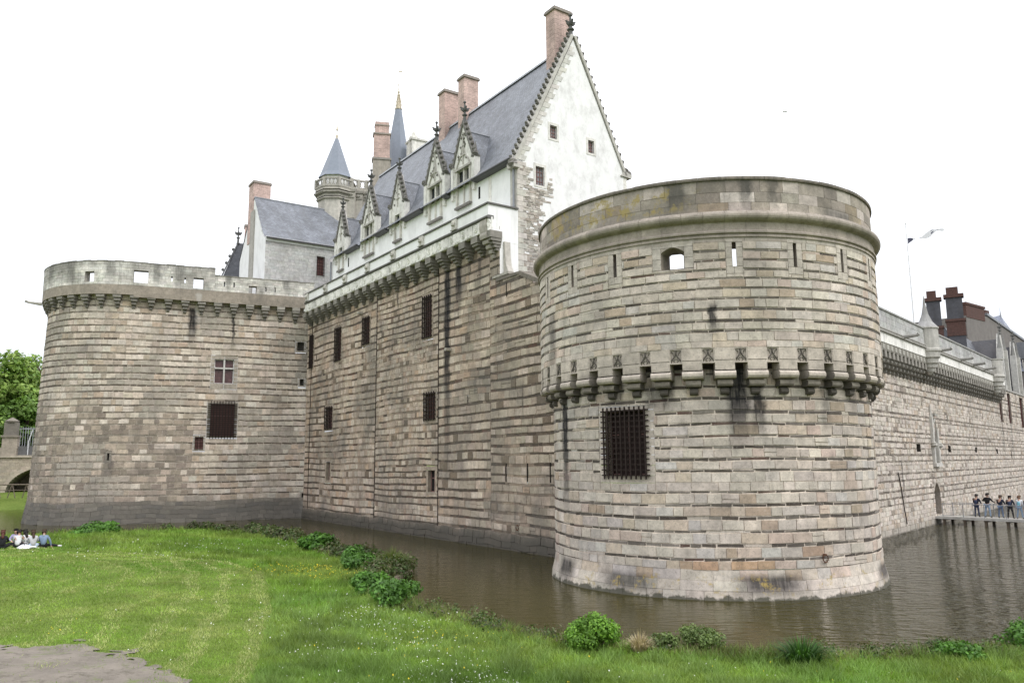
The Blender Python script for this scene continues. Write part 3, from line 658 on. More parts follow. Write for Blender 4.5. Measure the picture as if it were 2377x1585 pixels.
mb = MB(); FLp = lambda s, o, z: FL_(s, o + .12 - .09 * max(0, min(1, (z - .3) / .7)), z + .05 * sin(s * .8) + .04 * sin(s * 2.3))
masonry(mb, FLp, -.6, 43.5, [(-.5, .12, 'l'), (.12, .5, 'l'), (.5, .95, 'l')], [], rng, lambda kk, s, z, r: vary(pick(r, [(.22, .20, .165), (.17, .16, .135), (.26, .235, .20)]), r, .2), (.4, 1.2), gap=.02, relief=.04, curved=True, cell=1.5, mortar=(.20, .185, .155), jit=.02); mb.build('plinth', M_L, CW)
mb = MB(); mb.prism(FL_, [(34.4, 16.95), (37.0, 16.95), (37.05, 16.85), (39.3, 15.85), (43.5, 15.7), (43.5, 16.0), (39.3, 16.15), (37.1, 17.12), (34.4, 17.2)], -1.2, .07, (.20, .19, .165)); mb.build('sloping_coping', M_L, CW)
for kk, h in WL.items():
    g = None if kk in ('w7', 'w8') else (5, 9 if h[3] - h[2] > 2.5 else 7, .034)
    window(CW, FL_, h, .30, g, mat=None if g else M_void, ext=.14)
# corbels
mb = MB(); tc = (.25, .235, .205)
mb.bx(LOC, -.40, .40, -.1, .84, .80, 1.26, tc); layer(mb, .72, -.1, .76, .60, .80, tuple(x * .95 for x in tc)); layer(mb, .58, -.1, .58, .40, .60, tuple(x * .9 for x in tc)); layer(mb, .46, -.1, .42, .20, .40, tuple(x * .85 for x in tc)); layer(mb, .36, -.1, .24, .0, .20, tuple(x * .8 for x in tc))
src = mb.build('corbel', plain_mat('grey_corbel_stone', (1, 1, 1), .9, .25, 3, (.10, .095, .085), .7, bump=.4, tinted=True), None); src.parent = CW
M_corb = src.data.materials[0]
for i in range(22):
    M = fmat(FL_, .45 + 1.623 * i, 0, 18.96)
    if i == 0: src.matrix_local = Matrix.Translation(-Vector(CW.location)) @ M
    else: place(src, 'corbel', CW, M)
# carved band, roll and parapet
mb = MB(); mb.bx(FL_, .8, 34.75, .55, .86, 20.22, 21.02, (.80, .80, .78), n=12)
x = .95; r2 = random.Random(3)
while x < 34.2:
    for q in range(4): mb.bx(FL_, x + q * .19, x + q * .19 + .07, .86, .93, 20.27, 20.98, (.98, .98, .96))
    for q in (.05, .6): mb.bx(FL_, x, x + .64, .86, .90, 20.27 + q, 20.27 + q + .06, (.55, .54, .52))
    cx = x + 1.12
    mb.tube([FL_(cx + .26 * cos(a) * (1 - a / 14), .89, 20.62 + .28 * sin(a) * (1 - a / 14)) for a in [j * .7 for j in range(15)]], .042, 5, (.98, .98, .96))
    mb.bx(FL_, cx + .33, cx + .40, .86, .93, 20.27, 20.98, (.98, .98, .96)); x += 1.64
mb.build('carved_band', M_tuff, CW)
mb = MB(); mb.sweep(FL_, [(.5, 21.02), (.9, 21.02), (1.0, 21.07), (1.02, 21.14), (.98, 21.21), (.88, 21.24), (.5, 21.24)], .8, 34.85, 12, (.15, .15, .145)); mb.build('roll_moulding', M_tuff, CW)
mb = MB(); mb.bx(FL_, .8, 34.75, .55, .88, 21.24, 22.0, n=12); mb.bx(FL_, 34.43, 34.75, -1.5, .55, 21.24, 22.0); mb.bx(FL_, 34.43, 34.75, -1.5, .55, 19.6, 21.24)
mb.bx(FL_, -.5, 34.4, -1.5, .55, 20.55, 20.8, (.3, .3, .3)); mb.bx(FL_, 34.42, 34.74, -1.5, -.02, 16.9, 19.6, (.5, .48, .45)); mb.build('parapet', M_plaster, CW)
mb = MB(); mb.bx(FL_, .78, 34.85, .48, .98, 22.0, 22.11, (.13, .13, .125), n=12); mb.bx(FL_, 34.40, 34.85, -1.5, .48, 22.0, 22.11, (.13, .13, .125)); mb.build('coping', M_tuff, CW)
mb = MB(); mb.bx(LOC, -.3, .3, -.05, .16, -.32, .36, (.62, .61, .57)); mb.bx(LOC, -.36, .36, -.05, .22, -.40, -.32, (.45, .45, .42)); mb.blob(LOC(0, .18, 0), .2, (.5, .49, .45)); mb.bx(LOC, -.05, .05, .16, .24, -.25, .25, (.66, .65, .6))
src = mb.build('carved_block', M_tuff, None); src.parent = CW
for i, t in enumerate((1.5, 6.4, 11.1, 15.95, 20.9, 25.65, 30.55)):
    M = fmat(FL_, t, .88, 21.62)
    if i == 0: src.matrix_local = Matrix.Translation(-Vector(CW.location)) @ M
    else: place(src, 'carved_block', CW, M)
# corner bracket under the end of the parapet
mb = MB()
for z0, z1, w, o in ((20.2, 21.02, .8, .98), (19.75, 20.2, .8, .96), (19.45, 19.72, .66, .78), (19.15, 19.42, .5, .58), (18.85, 19.12, .36, .4), (18.55, 18.82, .22, .22)):
    mb.sweep(FL_, [(-.1, z0), (o - .05, z0), (o, (z0 + z1) / 2), (o - .05, z1), (-.1, z1)], 34.2 - w / 2, 34.2 + w / 2, 1, (.40, .38, .34))
mb.prism(FL_, [(34.75, 19.6), (34.75, 17.1), (35.5, 17.1), (35.3, 17.5), (35.05, 18.0), (34.95, 18.7), (34.9, 19.6)], -.75, -.3, (.50, .48, .44))
mb.bx(FL_, 34.0, 35.9, -.3, .1, 17.2, 17.36, (.42, .40, .36)); mb.build('corner_bracket', M_tuff, CW)
for t in (.75, 16.05, 26.7):
    mb = MB(); mb.tube([FL_(t, .05, .9), FL_(t, .05, 10), FL_(t, .05, 19.4)], .028, 5); mb.build('conductor_cable', M_iron, CW)
for t, z in ((28.4, 13.2), (12.9, 18.3)):
    mb = MB(); mb.bx(FL_, t - .12, t + .12, -.1, .45, z - .1, z + .1, (.4, .37, .32)); mb.build('stone_spout', M_corb, CW)
mb = MB(); fm = fmat(FL_, 36.57, .05, 1.5); mb.tube([fm @ Vector((.13 * cos(a), -.02, .15 * sin(a) - .12)) for a in [i * pi / 6 for i in range(13)]], .03, 6); mb.build('mooring_ring', M_rust, CW)

# ------------------------------------------------------------------ far left tower
HT = thing('round_tower', 'grey brown tower at the left with machicolations and a lime streaked parapet', 'tower', FH(8, -6, 0))
rng = random.Random(31); mb = MB()
WH = {'cross': (7.2, 9.0, 13.1, 15.5), 'bars': (7.0, 9.15, 8.0, 11.1), 'small': (9.72, 10.45, 6.75, 7.9), 'c1': (.45, 1.15, 16.7, 17.6), 'c2': (.4, .8, 13.15, 13.8), 'c3': (.05, .35, 1.4, 2.4), 's1': (17.72, 17.9, 5.75, 6.4)}
holes = []
for kk, h in WH.items(): holes.append(dressed(mb, FH, h, .34 if kk in ('cross', 'bars') else .18, rng, (.37, .345, .30), lintel=.36 if kk == 'cross' else .2, sill=.55 if kk == 'cross' else .2))
SEND = 16.5 + pi * 8.5 + 4
masonry(mb, wavy(FH, .035, .35), -.8, SEND, courses(.0, 21.4, (.40, .54), (.12, .18), rng, .9), holes, rng, tint_H, (.4, 1.0), (.4, 1.2), gap=.034, dgap=.04, relief=.035, split=.12, mortar=(.58, .545, .485), cell=.6, jit=.018)
for kk, h in WH.items(): reveal(mb, FH, h, .4, (.30, .28, .24)); mb.bx(FH, h[0], h[1], -.5, -.4, h[2], h[3], (.03, .028, .025))
mb.build('wall', M_H, HT)
mb = MB(); FHp = lambda s, o, z: FH(s, o + .30 - .27 * max(0, min(1, (z + .2) / 2.1)), z + .10 * sin(s * .5) + .05 * sin(s * 1.9))
masonry(mb, FHp, -.8, SEND, [(-.6, 0, 'l'), (0, .42, 'l'), (.42, .8, 'l'), (.8, 1.22, 'l'), (1.22, 1.58, 'l'), (1.58, 1.95, 'l')], [], rng, lambda kk, s, z, r: vary(pick(r, [(.215, .20, .17), (.18, .168, .145), (.25, .235, .205), (.15, .145, .135)]), r, .15), (.5, 1.3), gap=.02, relief=.03, cell=.8, mortar=(.22, .205, .18), jit=.015); mb.build('plinth', M_H, HT)
window(HT, FH, WH['cross'], .28, mat=plain_mat('red_leaded_panes', (.10, .055, .055), .3, .5, 4), mull=True, label='cross mullioned window with red panes')
window(HT, FH, WH['bars'], .25, (9, 16, .034), ext=.28); window(HT, FH, WH['small'], .22, (4, 5, .016), ext=.02)
FHt = FH; O1 = 1.55                                              # parapet face (allows for the batter)
mb = MB(); tc = (.37, .345, .30)
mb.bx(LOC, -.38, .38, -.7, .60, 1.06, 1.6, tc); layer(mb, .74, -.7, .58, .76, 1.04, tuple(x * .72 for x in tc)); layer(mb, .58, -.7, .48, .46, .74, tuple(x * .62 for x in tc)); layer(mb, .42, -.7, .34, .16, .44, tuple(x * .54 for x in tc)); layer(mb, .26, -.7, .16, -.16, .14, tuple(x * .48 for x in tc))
src = mb.build('corbel', M_corb, None); src.parent = HT
for i in range(26):
    s = -.05 + 1.5 * i
    M = fmat(FH, s, .55, 19.6 + min(s, 16) * .035); M.translation -= (FH(s, .55, 19.6) - FH(s, .0, 19.6))
    if i == 0: src.matrix_local = Matrix.Translation(-Vector(HT.location)) @ M
    else: place(src, 'corbel', HT, M)
mb = MB(); rb = random.Random(5)
FHo = lambda s, o, z: FH(s, .62 + o, z + .2)
HO = [(10.4, 11.3, 22.1, 23.15), (5.4, 6.15, 21.95, 22.75), (15.35, 16.6, 22.25, 23.45), (20.1, 21.0, 22.2, 23.2), (13.2, 13.33, 22.6, 23.1), (12.0, 12.13, 22.55, 23.05), (8.4, 8.52, 22.5, 22.95), (7.5, 7.62, 22.5, 22.95), (4.45, 4.57, 22.3, 22.75), (3.55, 3.67, 22.3, 22.75)]
mb.bx(FHo, -.3, 16.5, -.28, .0, 20.85, 22.0, (.33, .30, .26), n=14); mb.bx(FHo, 16.5, SEND, -.28, .0, 21.05, 22.0, (.34, .31, .27), n=40); mb.build('machicolation_band', M_H, HT)
mb = MB()
masonry(mb, FHo, -.3, 9.35, [(21.98 + .25 * i, 22.23 + .25 * i, 'l') for i in range(6)], HO, rb, lambda kk, s, z, r: vary((.74, .73, .70), r, .18), (.4, 1.0), gap=.014, relief=.02, mortar=(.40, .39, .36), cell=.6)
masonry(mb, FHo, 9.35, SEND, [(21.98 + .275 * i, 22.255 + .275 * i, 'l') for i in range(8)], HO, rb, lambda kk, s, z, r: vary((.74, .73, .70), r, .18), (.4, 1.0), gap=.014, relief=.02, mortar=(.40, .39, .36), cell=.6)
for h in HO: reveal(mb, FHo, h, .75, (.42, .41, .38))
FHi = lambda s, o, z: FH(s, .62 - .75 + o, z + .2)
masonry(mb, FHi, -.3, 9.35, [(21.98, 23.48, 'l')], HO, rb, lambda *a: None, mortar=(.45, .44, .42), cell=.8)
masonry(mb, FHi, 9.35, SEND, [(21.98, 24.2, 'l')], HO, rb, lambda *a: None, mortar=(.45, .44, .42), cell=.8)
mb.build('parapet', M_Hp, HT)
mb = MB()
def rough_cap(s0, s1, z):
    s = s0
    while s < s1:
        l = min(rb.uniform(.5, 1.1), s1 - s); k_ = rb.uniform(.75, 1.05); mb.bx(FHo, s, s + l - .01, -.8, .04, z, z + rb.uniform(.06, .13), (.34 * k_, .33 * k_, .30 * k_), n=1 if s < 16 else 2); s += l
rough_cap(-.3, 9.35, 23.48); mb.build('coping', M_Hp, HT); mb = MB(); rough_cap(9.35, SEND, 24.18); mb.build('coping', M_Hp, HT)
mb = MB(); mb.face([FH(s, .2, 21.4) for s in [-.6 + i * .8 for i in range(int((SEND + .6) / .8))]][::-1], (.3, .3, .3)); mb.build('platform', M_Hp, HT)
mb = MB(); fm = fmat(FH, 16.5 + 8.5 * radians(82), .6, 21.1); mb.tube([fm @ Vector((0, 0, 0)), fm @ Vector((0, -.6, .05)), fm @ Vector((0, -1.2, .1)), fm @ Vector((0, -1.45, .22))], [.17, .14, .11, .14], 6, (.5, .48, .44)); mb.build('gargoyle', M_corb, HT)

# ------------------------------------------------------------------ the white gabled palace over the curtain wall
PA = thing('palace', 'white palace with tall slate roof, big stone gable and five carved dormers', 'palace', FL_(18, -6.6, 18))
OF = -1.5; TG = 34.66
FRONT = [(-1.02, 25.62), (-1.55, 26.15), (-2.1, 26.95), (-2.75, 28.1), (-3.6, 29.85), (-6.6, 35.65)]
def roof_z(o):
    for (a, za), (b_, zb) in zip(FRONT, FRONT[1:]):
        if b_ <= o <= a: return za + (zb - za) * (a - o) / (a - b_)
    return FRONT[0][1] if o > FRONT[0][0] else FRONT[-1][1]
mb = MB(); mb.bx(FL_, 1.7, TG, -2.0, OF, 17.0, 25.75, n=8); mb.bx(FL_, 1.7, 2.2, -11.7, -2.0, 17, 25.75); mb.build('facade', M_plaster, PA)
mb = MB()
mb.bx(FL_, TG - .7, TG - .02, OF - .02, OF + .06, 17.2, 25.5, (.5, .49, .46)); mb.bx(FL_, 31.2, 31.5, OF, OF + .05, 20, 25.3, (.85, .84, .8)); mb.build('corner_strip', M_tuff, PA)
for t, z in ((29.9, 24.6), (5.9, 24.6)):
    mb = MB(); mb.bx(FL_, t - .12, t + .12, OF - .03, OF + .012, z - .45, z + .45); mb.build('narrow_slit', M_void, PA)
for t, z0, r_ in ((1.75, 20, .09), (34.5, 17.5, .07)):
    mb = MB(); mb.tube([FL_(t, -1.33, z0), FL_(t, -1.33, 25.5)], r_, 6); mb.build('downpipe', M_lead, PA)
# gable end facing right
FG = Lin((FL_(TG, 0, 0).x, FL_(TG, 0, 0).y), tuple(-FL_.n)[:2], tuple(FL_.u)[:2])   # along = -out of the long side
GW = [(4.38, 5.0, 27.77, 28.75), (7.85, 8.4, 27.45, 28.42), (3.08, 3.82, 24.1, 25.45)]
mb = MB(); apex = (6.66, 35.9)
outline = [(1.5, 15.5), (11.2, 15.5), (11.2, 26.6), apex, (1.5, 25.5)]
def gable_x(z, side):
    return 1.5 + (apex[0] - 1.5) * max(0, z - 25.5) / (apex[1] - 25.5) if side < 0 else 11.2 - (11.2 - apex[0]) * max(0, z - 26.6) / (apex[1] - 26.6)
zs = sorted(set([15.5, 25.5, 26.6, 35.9] + [z for h in GW for z in h[2:]] + [16 + i * .8 for i in range(25)]))
for z0, z1 in zip(zs, zs[1:]):
    l0, l1, r0, r1 = gable_x(z0, -1), gable_x(z1, -1), gable_x(z0, 1), gable_x(z1, 1)
    hs_ = sorted([h for h in GW if h[2] < (z0 + z1) / 2 < h[3]])
    xs = [(l0, l1)] + [(x, x) for h in hs_ for x in h[:2]] + [(r0, r1)]
    for (a, b_), (c, d) in list(zip(xs, xs[1:]))[::2]:
        mb.face([FG(a, 0, z0), FG(c, 0, z0), FG(d, 0, z1), FG(b_, 0, z1)], (1, 1, 1), [(a, z0), (c, z0), (d, z1), (b_, z1)])
mb.face([FG(x, -.6, z) for x, z in outline[::-1]])
for (x, z), (x2, z2) in zip(outline, outline[1:] + outline[:1]): mb.face([FG(x, 0, z), FG(x, -.6, z), FG(x2, -.6, z2), FG(x2, 0, z2)])
for h in GW: reveal(mb, FG, h, .25, (1, 1, 1))
gw = mb.build('gable_wall', M_gable, PA)
# bare rubble and quoins where the lime has gone
mb = MB(); rg = random.Random(4)
z = 15.6
while z < 25.2:
    h = rg.uniform(.10, .22); x = 1.72
    xe = 3.95 + .45 * sin(z * 1.1) + (0.5 if z < 21 else 0) + rg.uniform(-.3, .3) - max(0, z - 24.3) * .7
    while x < xe:
        l = rg.uniform(.18, .5); c = vary(pick(rg, [(.52, .48, .43)] * 3 + [(.43, .38, .33), (.37, .32, .275), (.60, .56, .51), (.31, .28, .25)]), rg, .12)
        inside = any(a - .18 < x + l and x < b_ + .18 and c_ - .15 < z + h and z < d + .2 for a, b_, c_, d in GW)
        if not inside and rg.random() < min(.96, .25 + (xe - x) * 1.1): mb.bx(FG, x, x + l - .02, -.02, rg.uniform(.012, .05), z + rg.uniform(0, .02), z + h - .02, c, skip='k')
        x += l
    z += h
mb.build('bare_rubble', M_Rub, PA)
mb = MB(); z = 15.6; i = 0
while z < 25.4:
    h = rg.uniform(.32, .42); mb.bx(FG, 1.5, 1.98 if i % 2 else 2.25, -.02, .045, z + .01, min(z + h, 25.5) - .01, vary((.58, .56, .52), rg, .1)); z += h; i += 1
for sgn in (-1,):
    z = 25.6; i = 0
    while z < 35.0:
        h = rg.uniform(.32, .42); x = gable_x(z + h, -1); w = (.35 if i % 2 else .62); mb.prism(FG, [(gable_x(z, -1), z + .01), (gable_x(z, -1) + w, z + .01), (x + w, z + h - .01), (x, z + h - .01)], -.02, .03, vary((.62, .61, .58), rg, .1)); z += h; i += 1
mb.build('quoins', M_tuff, PA)
for h in GW:
    a, b_, c, d = h; mb = MB(); mb.bx(FG, a, b_, -.3, -.2, c, d); f = mb.build('window', M_glasspale, PA)
    mb = MB()
    for q in range(4): mb.bx(FG, a + (b_ - a) * q / 3 - .025, a + (b_ - a) * q / 3 + .025, -.2, -.16, c, d)
    for q in range(5): mb.bx(FG, a, b_, -.2, -.165, c + (d - c) * q / 4 - .025, c + (d - c) * q / 4 + .025)
    mb.build('frame', M_redframe, PA, f)
    mb = MB()
    for x0, x1, z0, z1 in ((a - .16, a, c - .14, d + .2), (b_, b_ + .16, c - .14, d + .2), (a, b_, d, d + .2), (a, b_, c - .14, c)): mb.bx(FG, x0, x1, -.05, .03, z0, z1, (.72, .71, .68))
    mb.build('surround', M_tuff, PA, f)
# coping with crockets
mb = MB(); tc = (.50, .49, .46); tk = (.15, .145, .135)
for side in (-1, 1):
    x0, z0 = (1.30, 25.15) if side < 0 else (11.35, 26.35)
    n = 24 if side < 0 else 18
    dx, dz = apex[0] - x0, apex[1] + .25 - z0; L = hypot(dx, dz); ux, uz = dx / L, dz / L
    nx, nz = (-uz, ux) if side < 0 else (uz, -ux)
    if nz < 0: nx, nz = -nx, -nz
    q = [(x0, z0), (x0 + dx, z0 + dz), (x0 + dx + nx * .22, z0 + dz + nz * .22), (x0 + nx * .22, z0 + nz * .22)]
    mb.prism(FG, q if side > 0 else q[::-1], -.65, .12, tc)
    for i in range(n):
        f = (i + .6) / n; p = FG(x0 + dx * f + nx * .33, -.1, z0 + dz * f + nz * .33)
        mb.blob(p, .15, vary(tk, rg, .2)); mb.blob(FG(x0 + dx * f + nx * .46 + ux * .1, -.1, z0 + dz * f + nz * .46 + uz * .1), .13, vary(tk, rg, .2))
mb.blob(FG(1.2, -.05, 25.3), .38, (.24, .23, .22)); mb.bx(FG, 1.1, 1.6, -.6, .25, 24.95, 25.2, tc)
mb.prism(FG, [(10.9, 26.3), (11.95, 26.25), (12.0, 26.5), (11.3, 26.75)], -.5, .12, tc); mb.blob(FG(11.9, -.15, 26.68), .26, (.22, .21, .2)); mb.blob(FG(11.75, -.15, 26.95), .14, (.22, .21, .2)); mb.bx(FG, 11.2, 11.55, -.5, 0, 17, 26.25, (.75, .74, .7))
mb.build('gable_coping', M_tuff, PA)
def finial(mb, p, h, t=(.13, .125, .115), r=.1):
    """tapering shaft with a double ring of leaves"""
    x, y, z = p
    mb.lathe(p, [(r * 1.9, 0), (r * 1.2, h * .12), (r * 1.0, h * .3), (r * 1.9, h * .33), (r * 1.9, h * .37), (r * .9, h * .4), (r * .8, h * .52)], 6, t)
    for zz_, rr in ((.56, .22), (.64, .26), (.60, .17)):
        for j in range(4): a = j * pi / 2 + .4; mb.tube([(x, y, z + h * zz_ - .03), (x + rr * h * .45 * cos(a), y + rr * h * .45 * sin(a), z + h * zz_), (x + rr * h * .8 * cos(a), y + rr * h * .8 * sin(a), z + h * (zz_ + .05))], [h * .035, h * .055, h * .03], 5, t)
    mb.lathe((x, y, z + h * .52), [(r * .9, 0), (r * .6, h * .25), (r * .5, h * .36), (r * 1.1, h * .4), (r * .9, h * .46), (r * .1, h * .49)], 6, t)
mb = MB(); finial(mb, FG(6.66, -.25, 36.1), 1.95, (.12, .12, .115), .15); mb.build('finial', M_dkstone.copy(), PA)
M_fin = plain_mat('black_weathered_ornament', (1, 1, 1), .9, .35, 5, (.05, .05, .05), .6, bump=.4, tinted=True)
bpy.data.objects['finial'].data.materials[0] = M_fin
# roof
mb = MB(); back = [(-13.2 - o, z) for o, z in FRONT[::-1]]
mb.sweep(FL_, FRONT + back[1:], 1.7, TG - .55, 10, cap=False); mb.build('roof', M_slate, PA)
mb = MB(); mb.sweep(FL_, [(-6.4, 35.5), (-6.48, 35.72), (-6.6, 35.8), (-6.72, 35.72), (-6.8, 35.5)], 1.7, TG - .6, 10); mb.build('ridge_cap', plain_mat('pale_ridge_lead', (.34, .35, .37), .6, .2, 3), PA)
for a, b_ in ((5.7, 8.9), (12.7, 15.1), (18.25, 21.6), (25.2, 25.95), (29.6, TG)):
    mb = MB(); mb.sweep(FL_, [(-1.5, 25.42), (-.98, 25.47), (-.90, 25.56), (-.94, 25.66), (-1.05, 25.66)], a, b_, 4); mb.build('gutter', M_zinc, PA)
def chimney(root, fr, t0, t1, o0, o1, z0, z1, cap=.12, mat=None, name='chimney'):
    mb = MB(); mb.bx(fr, t0, t1, o0, o1, z0, z1); f = mb.build(name, mat or M_brickpink, root)
    mb = MB(); mb.bx(fr, t0 - cap, t1 + cap, o0 - cap, o1 + cap, z1, z1 + .16, (.3, .27, .25)); mb.bx(fr, t0 - cap * .5, t1 + cap * .5, o0 - cap * .5, o1 + cap * .5, z1 + .16, z1 + .28, (.3, .27, .25)); mb.build('cap', M_tuff, root, f)
    return f
chimney(PA, FL_, 32.45, 33.55, -7.4, -5.85, 32, 38.6); chimney(PA, FL_, 15.75, 16.85, -7.4, -5.95, 32, 38.95); chimney(PA, FL_, 19.2, 20.25, -7.45, -6.0, 32, 38.95)
# dormers
def dormer(t, big):
    w = 1.8 if big else 1.5; ap = 30.75 if big else 30.2; kn = 27.35 if big else 27.1; ft = OF + .1; c1, c2 = (.76, .755, .73), (.18, .175, .165)
    R_ = thing_part('dormer', PA)
    mb = MB(); wz0, wz1, wr = (24.25, 27.1, .95) if big else (24.2, 26.5, .55)
    body = [(t - w * .78, 25.3), (t - wr, 25.3), (t - wr, wz1), (t + wr, wz1), (t + wr, 25.3), (t + w * .78, 25.3), (t + w * .78, kn + .2), (t, ap), (t - w * .78, kn + .2)]
    mb.prism(FL_, body, ft - .45, ft, c1)
    for s_ in (-1, 1):                                            # pilasters at the sides with pinnacles
        x = t + s_ * w * .86; mb.bx(FL_, x - .17, x + .17, ft - .4, ft + .1, 25.0, kn + .25, c1); mb.bx(FL_, x - .22, x + .22, ft - .4, ft + .16, kn + .2, kn + .34, c2); mb.blob(FL_(x + s_ * .18, ft + .05, kn + .45), .24, c2)
        mb.lathe(FL_(x, ft - .12, kn + .3), [(.16, 0), (.12, .3), (.04, .95), (.02, 1.1)], 5, c2)
        xj = t + s_ * wr; mb.bx(FL_, xj - .1, xj + .1, ft - .2, ft + .05, wz0, wz1, (.66, .645, .60))
    # raking edges with leaves
    for s_ in (-1, 1):
        x0, z0 = t + s_ * w * .95, kn + .1; dx, dz = t - x0, ap + .15 - z0; L = hypot(dx, dz)
        q = [(x0, z0), (x0 - s_ * .22, z0 - .0), (t, ap - .15), (t, ap + .2)]
        mb.prism(FL_, q if s_ < 0 else q[::-1], ft - .35, ft + .1, c2)
        for i in range(7): f = (i + .5) / 7.2; mb.blob(FL_(x0 + dx * f + s_ * .12, ft - .05, z0 + dz * f + .06), .15 if i else .22, vary(c2, rg, .15))
    # carved tympanum
    nb = 20 if big else 9
    for i in range(nb):
        f = rg.uniform(.08, .75); hw = (w * .62) * (1 - f); mb.blob(FL_(t + rg.uniform(-hw, hw), ft + .01, kn + .1 + (ap - kn) * f), rg.uniform(.06, .125), vary((.22, .212, .20), rg, .4))
    mb.bx(FL_, t - .05, t + .05, ft, ft + .08, kn + .1, ap - .8, (.5, .49, .46)); mb.bx(FL_, t - .3, t + .3, ft, ft + .09, kn + .75, kn + .87, (.45, .44, .41))
    if big:
        for s_ in (-1, 1): mb.tube([FL_(t + s_ * 1.05, ft + .03, 27.15), FL_(t + s_ * .7, ft + .03, 27.75), FL_(t + s_ * .25, ft + .03, 28.2), FL_(t, ft + .03, 29.3)], .07, 5, (.45, .44, .41))
        mb.bx(FL_, t - 1.15, t + 1.15, ft, ft + .14, 27.08, 27.24, (.42, .41, .38))
    mb.build('gable', M_tuff, PA, R_)
    mb = MB(); finial(mb, FL_(t, ft - .12, ap), 1.75 if big else 1.45, (.12, .12, .115), .11); mb.build('finial', M_fin, PA, R_)
    mb = MB(); mb.bx(FL_, t - wr, t + wr, ft - .35, ft - .28, wz0 + .05, wz1); f = mb.build('window', M_glass, PA, R_)
    mb = MB(); st = (.68, .665, .62)
    if big: mb.bx(FL_, t - .09, t + .09, ft - .28, ft - .02, wz0, wz1, st)
    mb.bx(FL_, t - wr, t - (.09 if big else 0), ft - .28, ft - .02, wz0 + (wz1 - wz0) * .6, wz0 + (wz1 - wz0) * .6 + .13, st); mb.bx(FL_, t + (.09 if big else 0), t + wr, ft - .28, ft - .02, wz0 + (wz1 - wz0) * .6, wz0 + (wz1 - wz0) * .6 + .13, st)
    mb.bx(FL_, t - wr - .15, t + wr + .15, ft - .1, ft + .16, wz0 - .16, wz0, (.22, .21, .2)); mb.build('mullion', M_tuff, PA, R_)
    # window bay back so the facade is cut there
    rz = (ap - .65) if big else (ap - .65); mb = MB()
    oe = next(o for o in np.linspace(-1.6, -6, 200) if roof_z(o) > rz)
    hw = w * .86; ze = kn - .1; ob = next(o for o in np.linspace(-1.5, -6, 200) if roof_z(o) > ze)
    for s_ in (-1, 1):
        A, B, C_, D = FL_(t, ft - .3, rz), FL_(t, oe, rz), FL_(t + s_ * hw, ob - .05, ze), FL_(t + s_ * hw, ft - .3, ze)
        uvq = [(0, 3), (2.4, 3), (1, 0), (0, 0)]
        mb.face([A, B, C_, D] if s_ > 0 else [A, D, C_, B], (1, 1, 1), uvq if s_ > 0 else [uvq[0], uvq[3], uvq[2], uvq[1]])
    mb.build('roof', M_slate, PA, R_)
    for s_ in (-1, 1): mb = MB(); mb.face([FL_(t + s_ * hw, ft - .2, ze), FL_(t + s_ * hw, ob - .05, ze), FL_(t + s_ * hw, -1.3, 25.9), FL_(t + s_ * hw, ft - .2, 25.6)]); mb.build('cheek', M_lead, PA, R_)
    mb = MB(); mb.tube([FL_(t, ft - .3, rz + .03), FL_(t, oe, rz + .03)], .06, 5); mb.build('ridge_roll', M_lead, PA, R_)
def thing_part(name, root):
    """an empty part that carries sub-parts"""
    o = bpy.data.objects.new(name, None); COL.objects.link(o); o.parent = root; o.empty_display_size = .2
    return o
for t, big in ((4.1, 0), (10.8, 1), (16.75, 0), (23.4, 1), (27.8, 1)): dormer(t, big)

# ------------------------------------------------------------------ wing and turrets behind the left tower
FW = Lin(tuple(FL_(-6, 3.05, 0))[:2], tuple(-FL_.n)[:2], tuple(FL_.u)[:2])       # along = away from the moat corner, out = to the right
WN = thing('wing_house', 'white house with plain slate roof and one barred window behind the left tower', 'house', FL_(-10, -1, 20))
mb = MB(); rw = random.Random(9)
gpoly = [(-15.7, 20), (-6, 20), (-6, 29.25), (-6.35, 29.4), (-7.25, 30.15), (-10.7, 34.9), (-15.7, 28.7)]
mb.prism(FL_, gpoly, 2.6, 3.05); mb.build('gable_wall', M_plaster, WN)
mb = MB(); wh = (5.75, 6.6, 25.85, 28.0)
masonry(mb, FW, .0, 16, [(20 + .33 * i, 20.33 + .33 * i, 'l') for i in range(28)], [wh], rw, lambda kk, s, z, r: vary((.52, .52, .51), r, .07), (.5, .9), gap=.012, relief=.008, curved=False, mortar=(.50, .50, .49), jit=.002)
reveal(mb, FW, wh, .3, (.5, .5, .49)); mb.build('front_wall', stone_mat('limewashed_ashlar', grime=.25, rough_bump=.15, hue=(1, 1, 1)), WN)
window(WN, FW, wh, .25, (4, 7, .02), ext=.02)
mb = MB(); mb.bx(FW, 0, 16, -.1, .12, 28.95, 29.45, (.85, .84, .82), n=6); mb.build('eaves_band', M_plaster, WN)
mb = MB(); prof = [(.35, 29.3), (-.3, 29.55), (-1.2, 30.4), (-4.7, 35.1), (-9.9, 28.8)]
mb.sweep(FW, [(o, z) for o, z in prof], -.05, 16, 6, cap=False); mb.build('roof', M_slate, WN)
mb = MB(); mb.tube([FW(0, .38, 29.26), FW(16, .38, 29.26)], .09, 6); mb.build('gutter', M_zinc, WN); mb = MB(); mb.tube([FW(0, -4.7, 35.12), FW(16, -4.7, 35.12)], .09, 6); mb.build('ridge_roll', M_lead, WN)
chimney(WN, FL_, -12.7, -10.9, 1.2, 3.15, 30, 36.9, .1); mb = MB(); mb.bx(FL_, -11.5, -10.2, 3.05, 3.2, 20, 33.5, (.42, .41, .38)); mb.build('chimney_breast', M_tuff, WN)

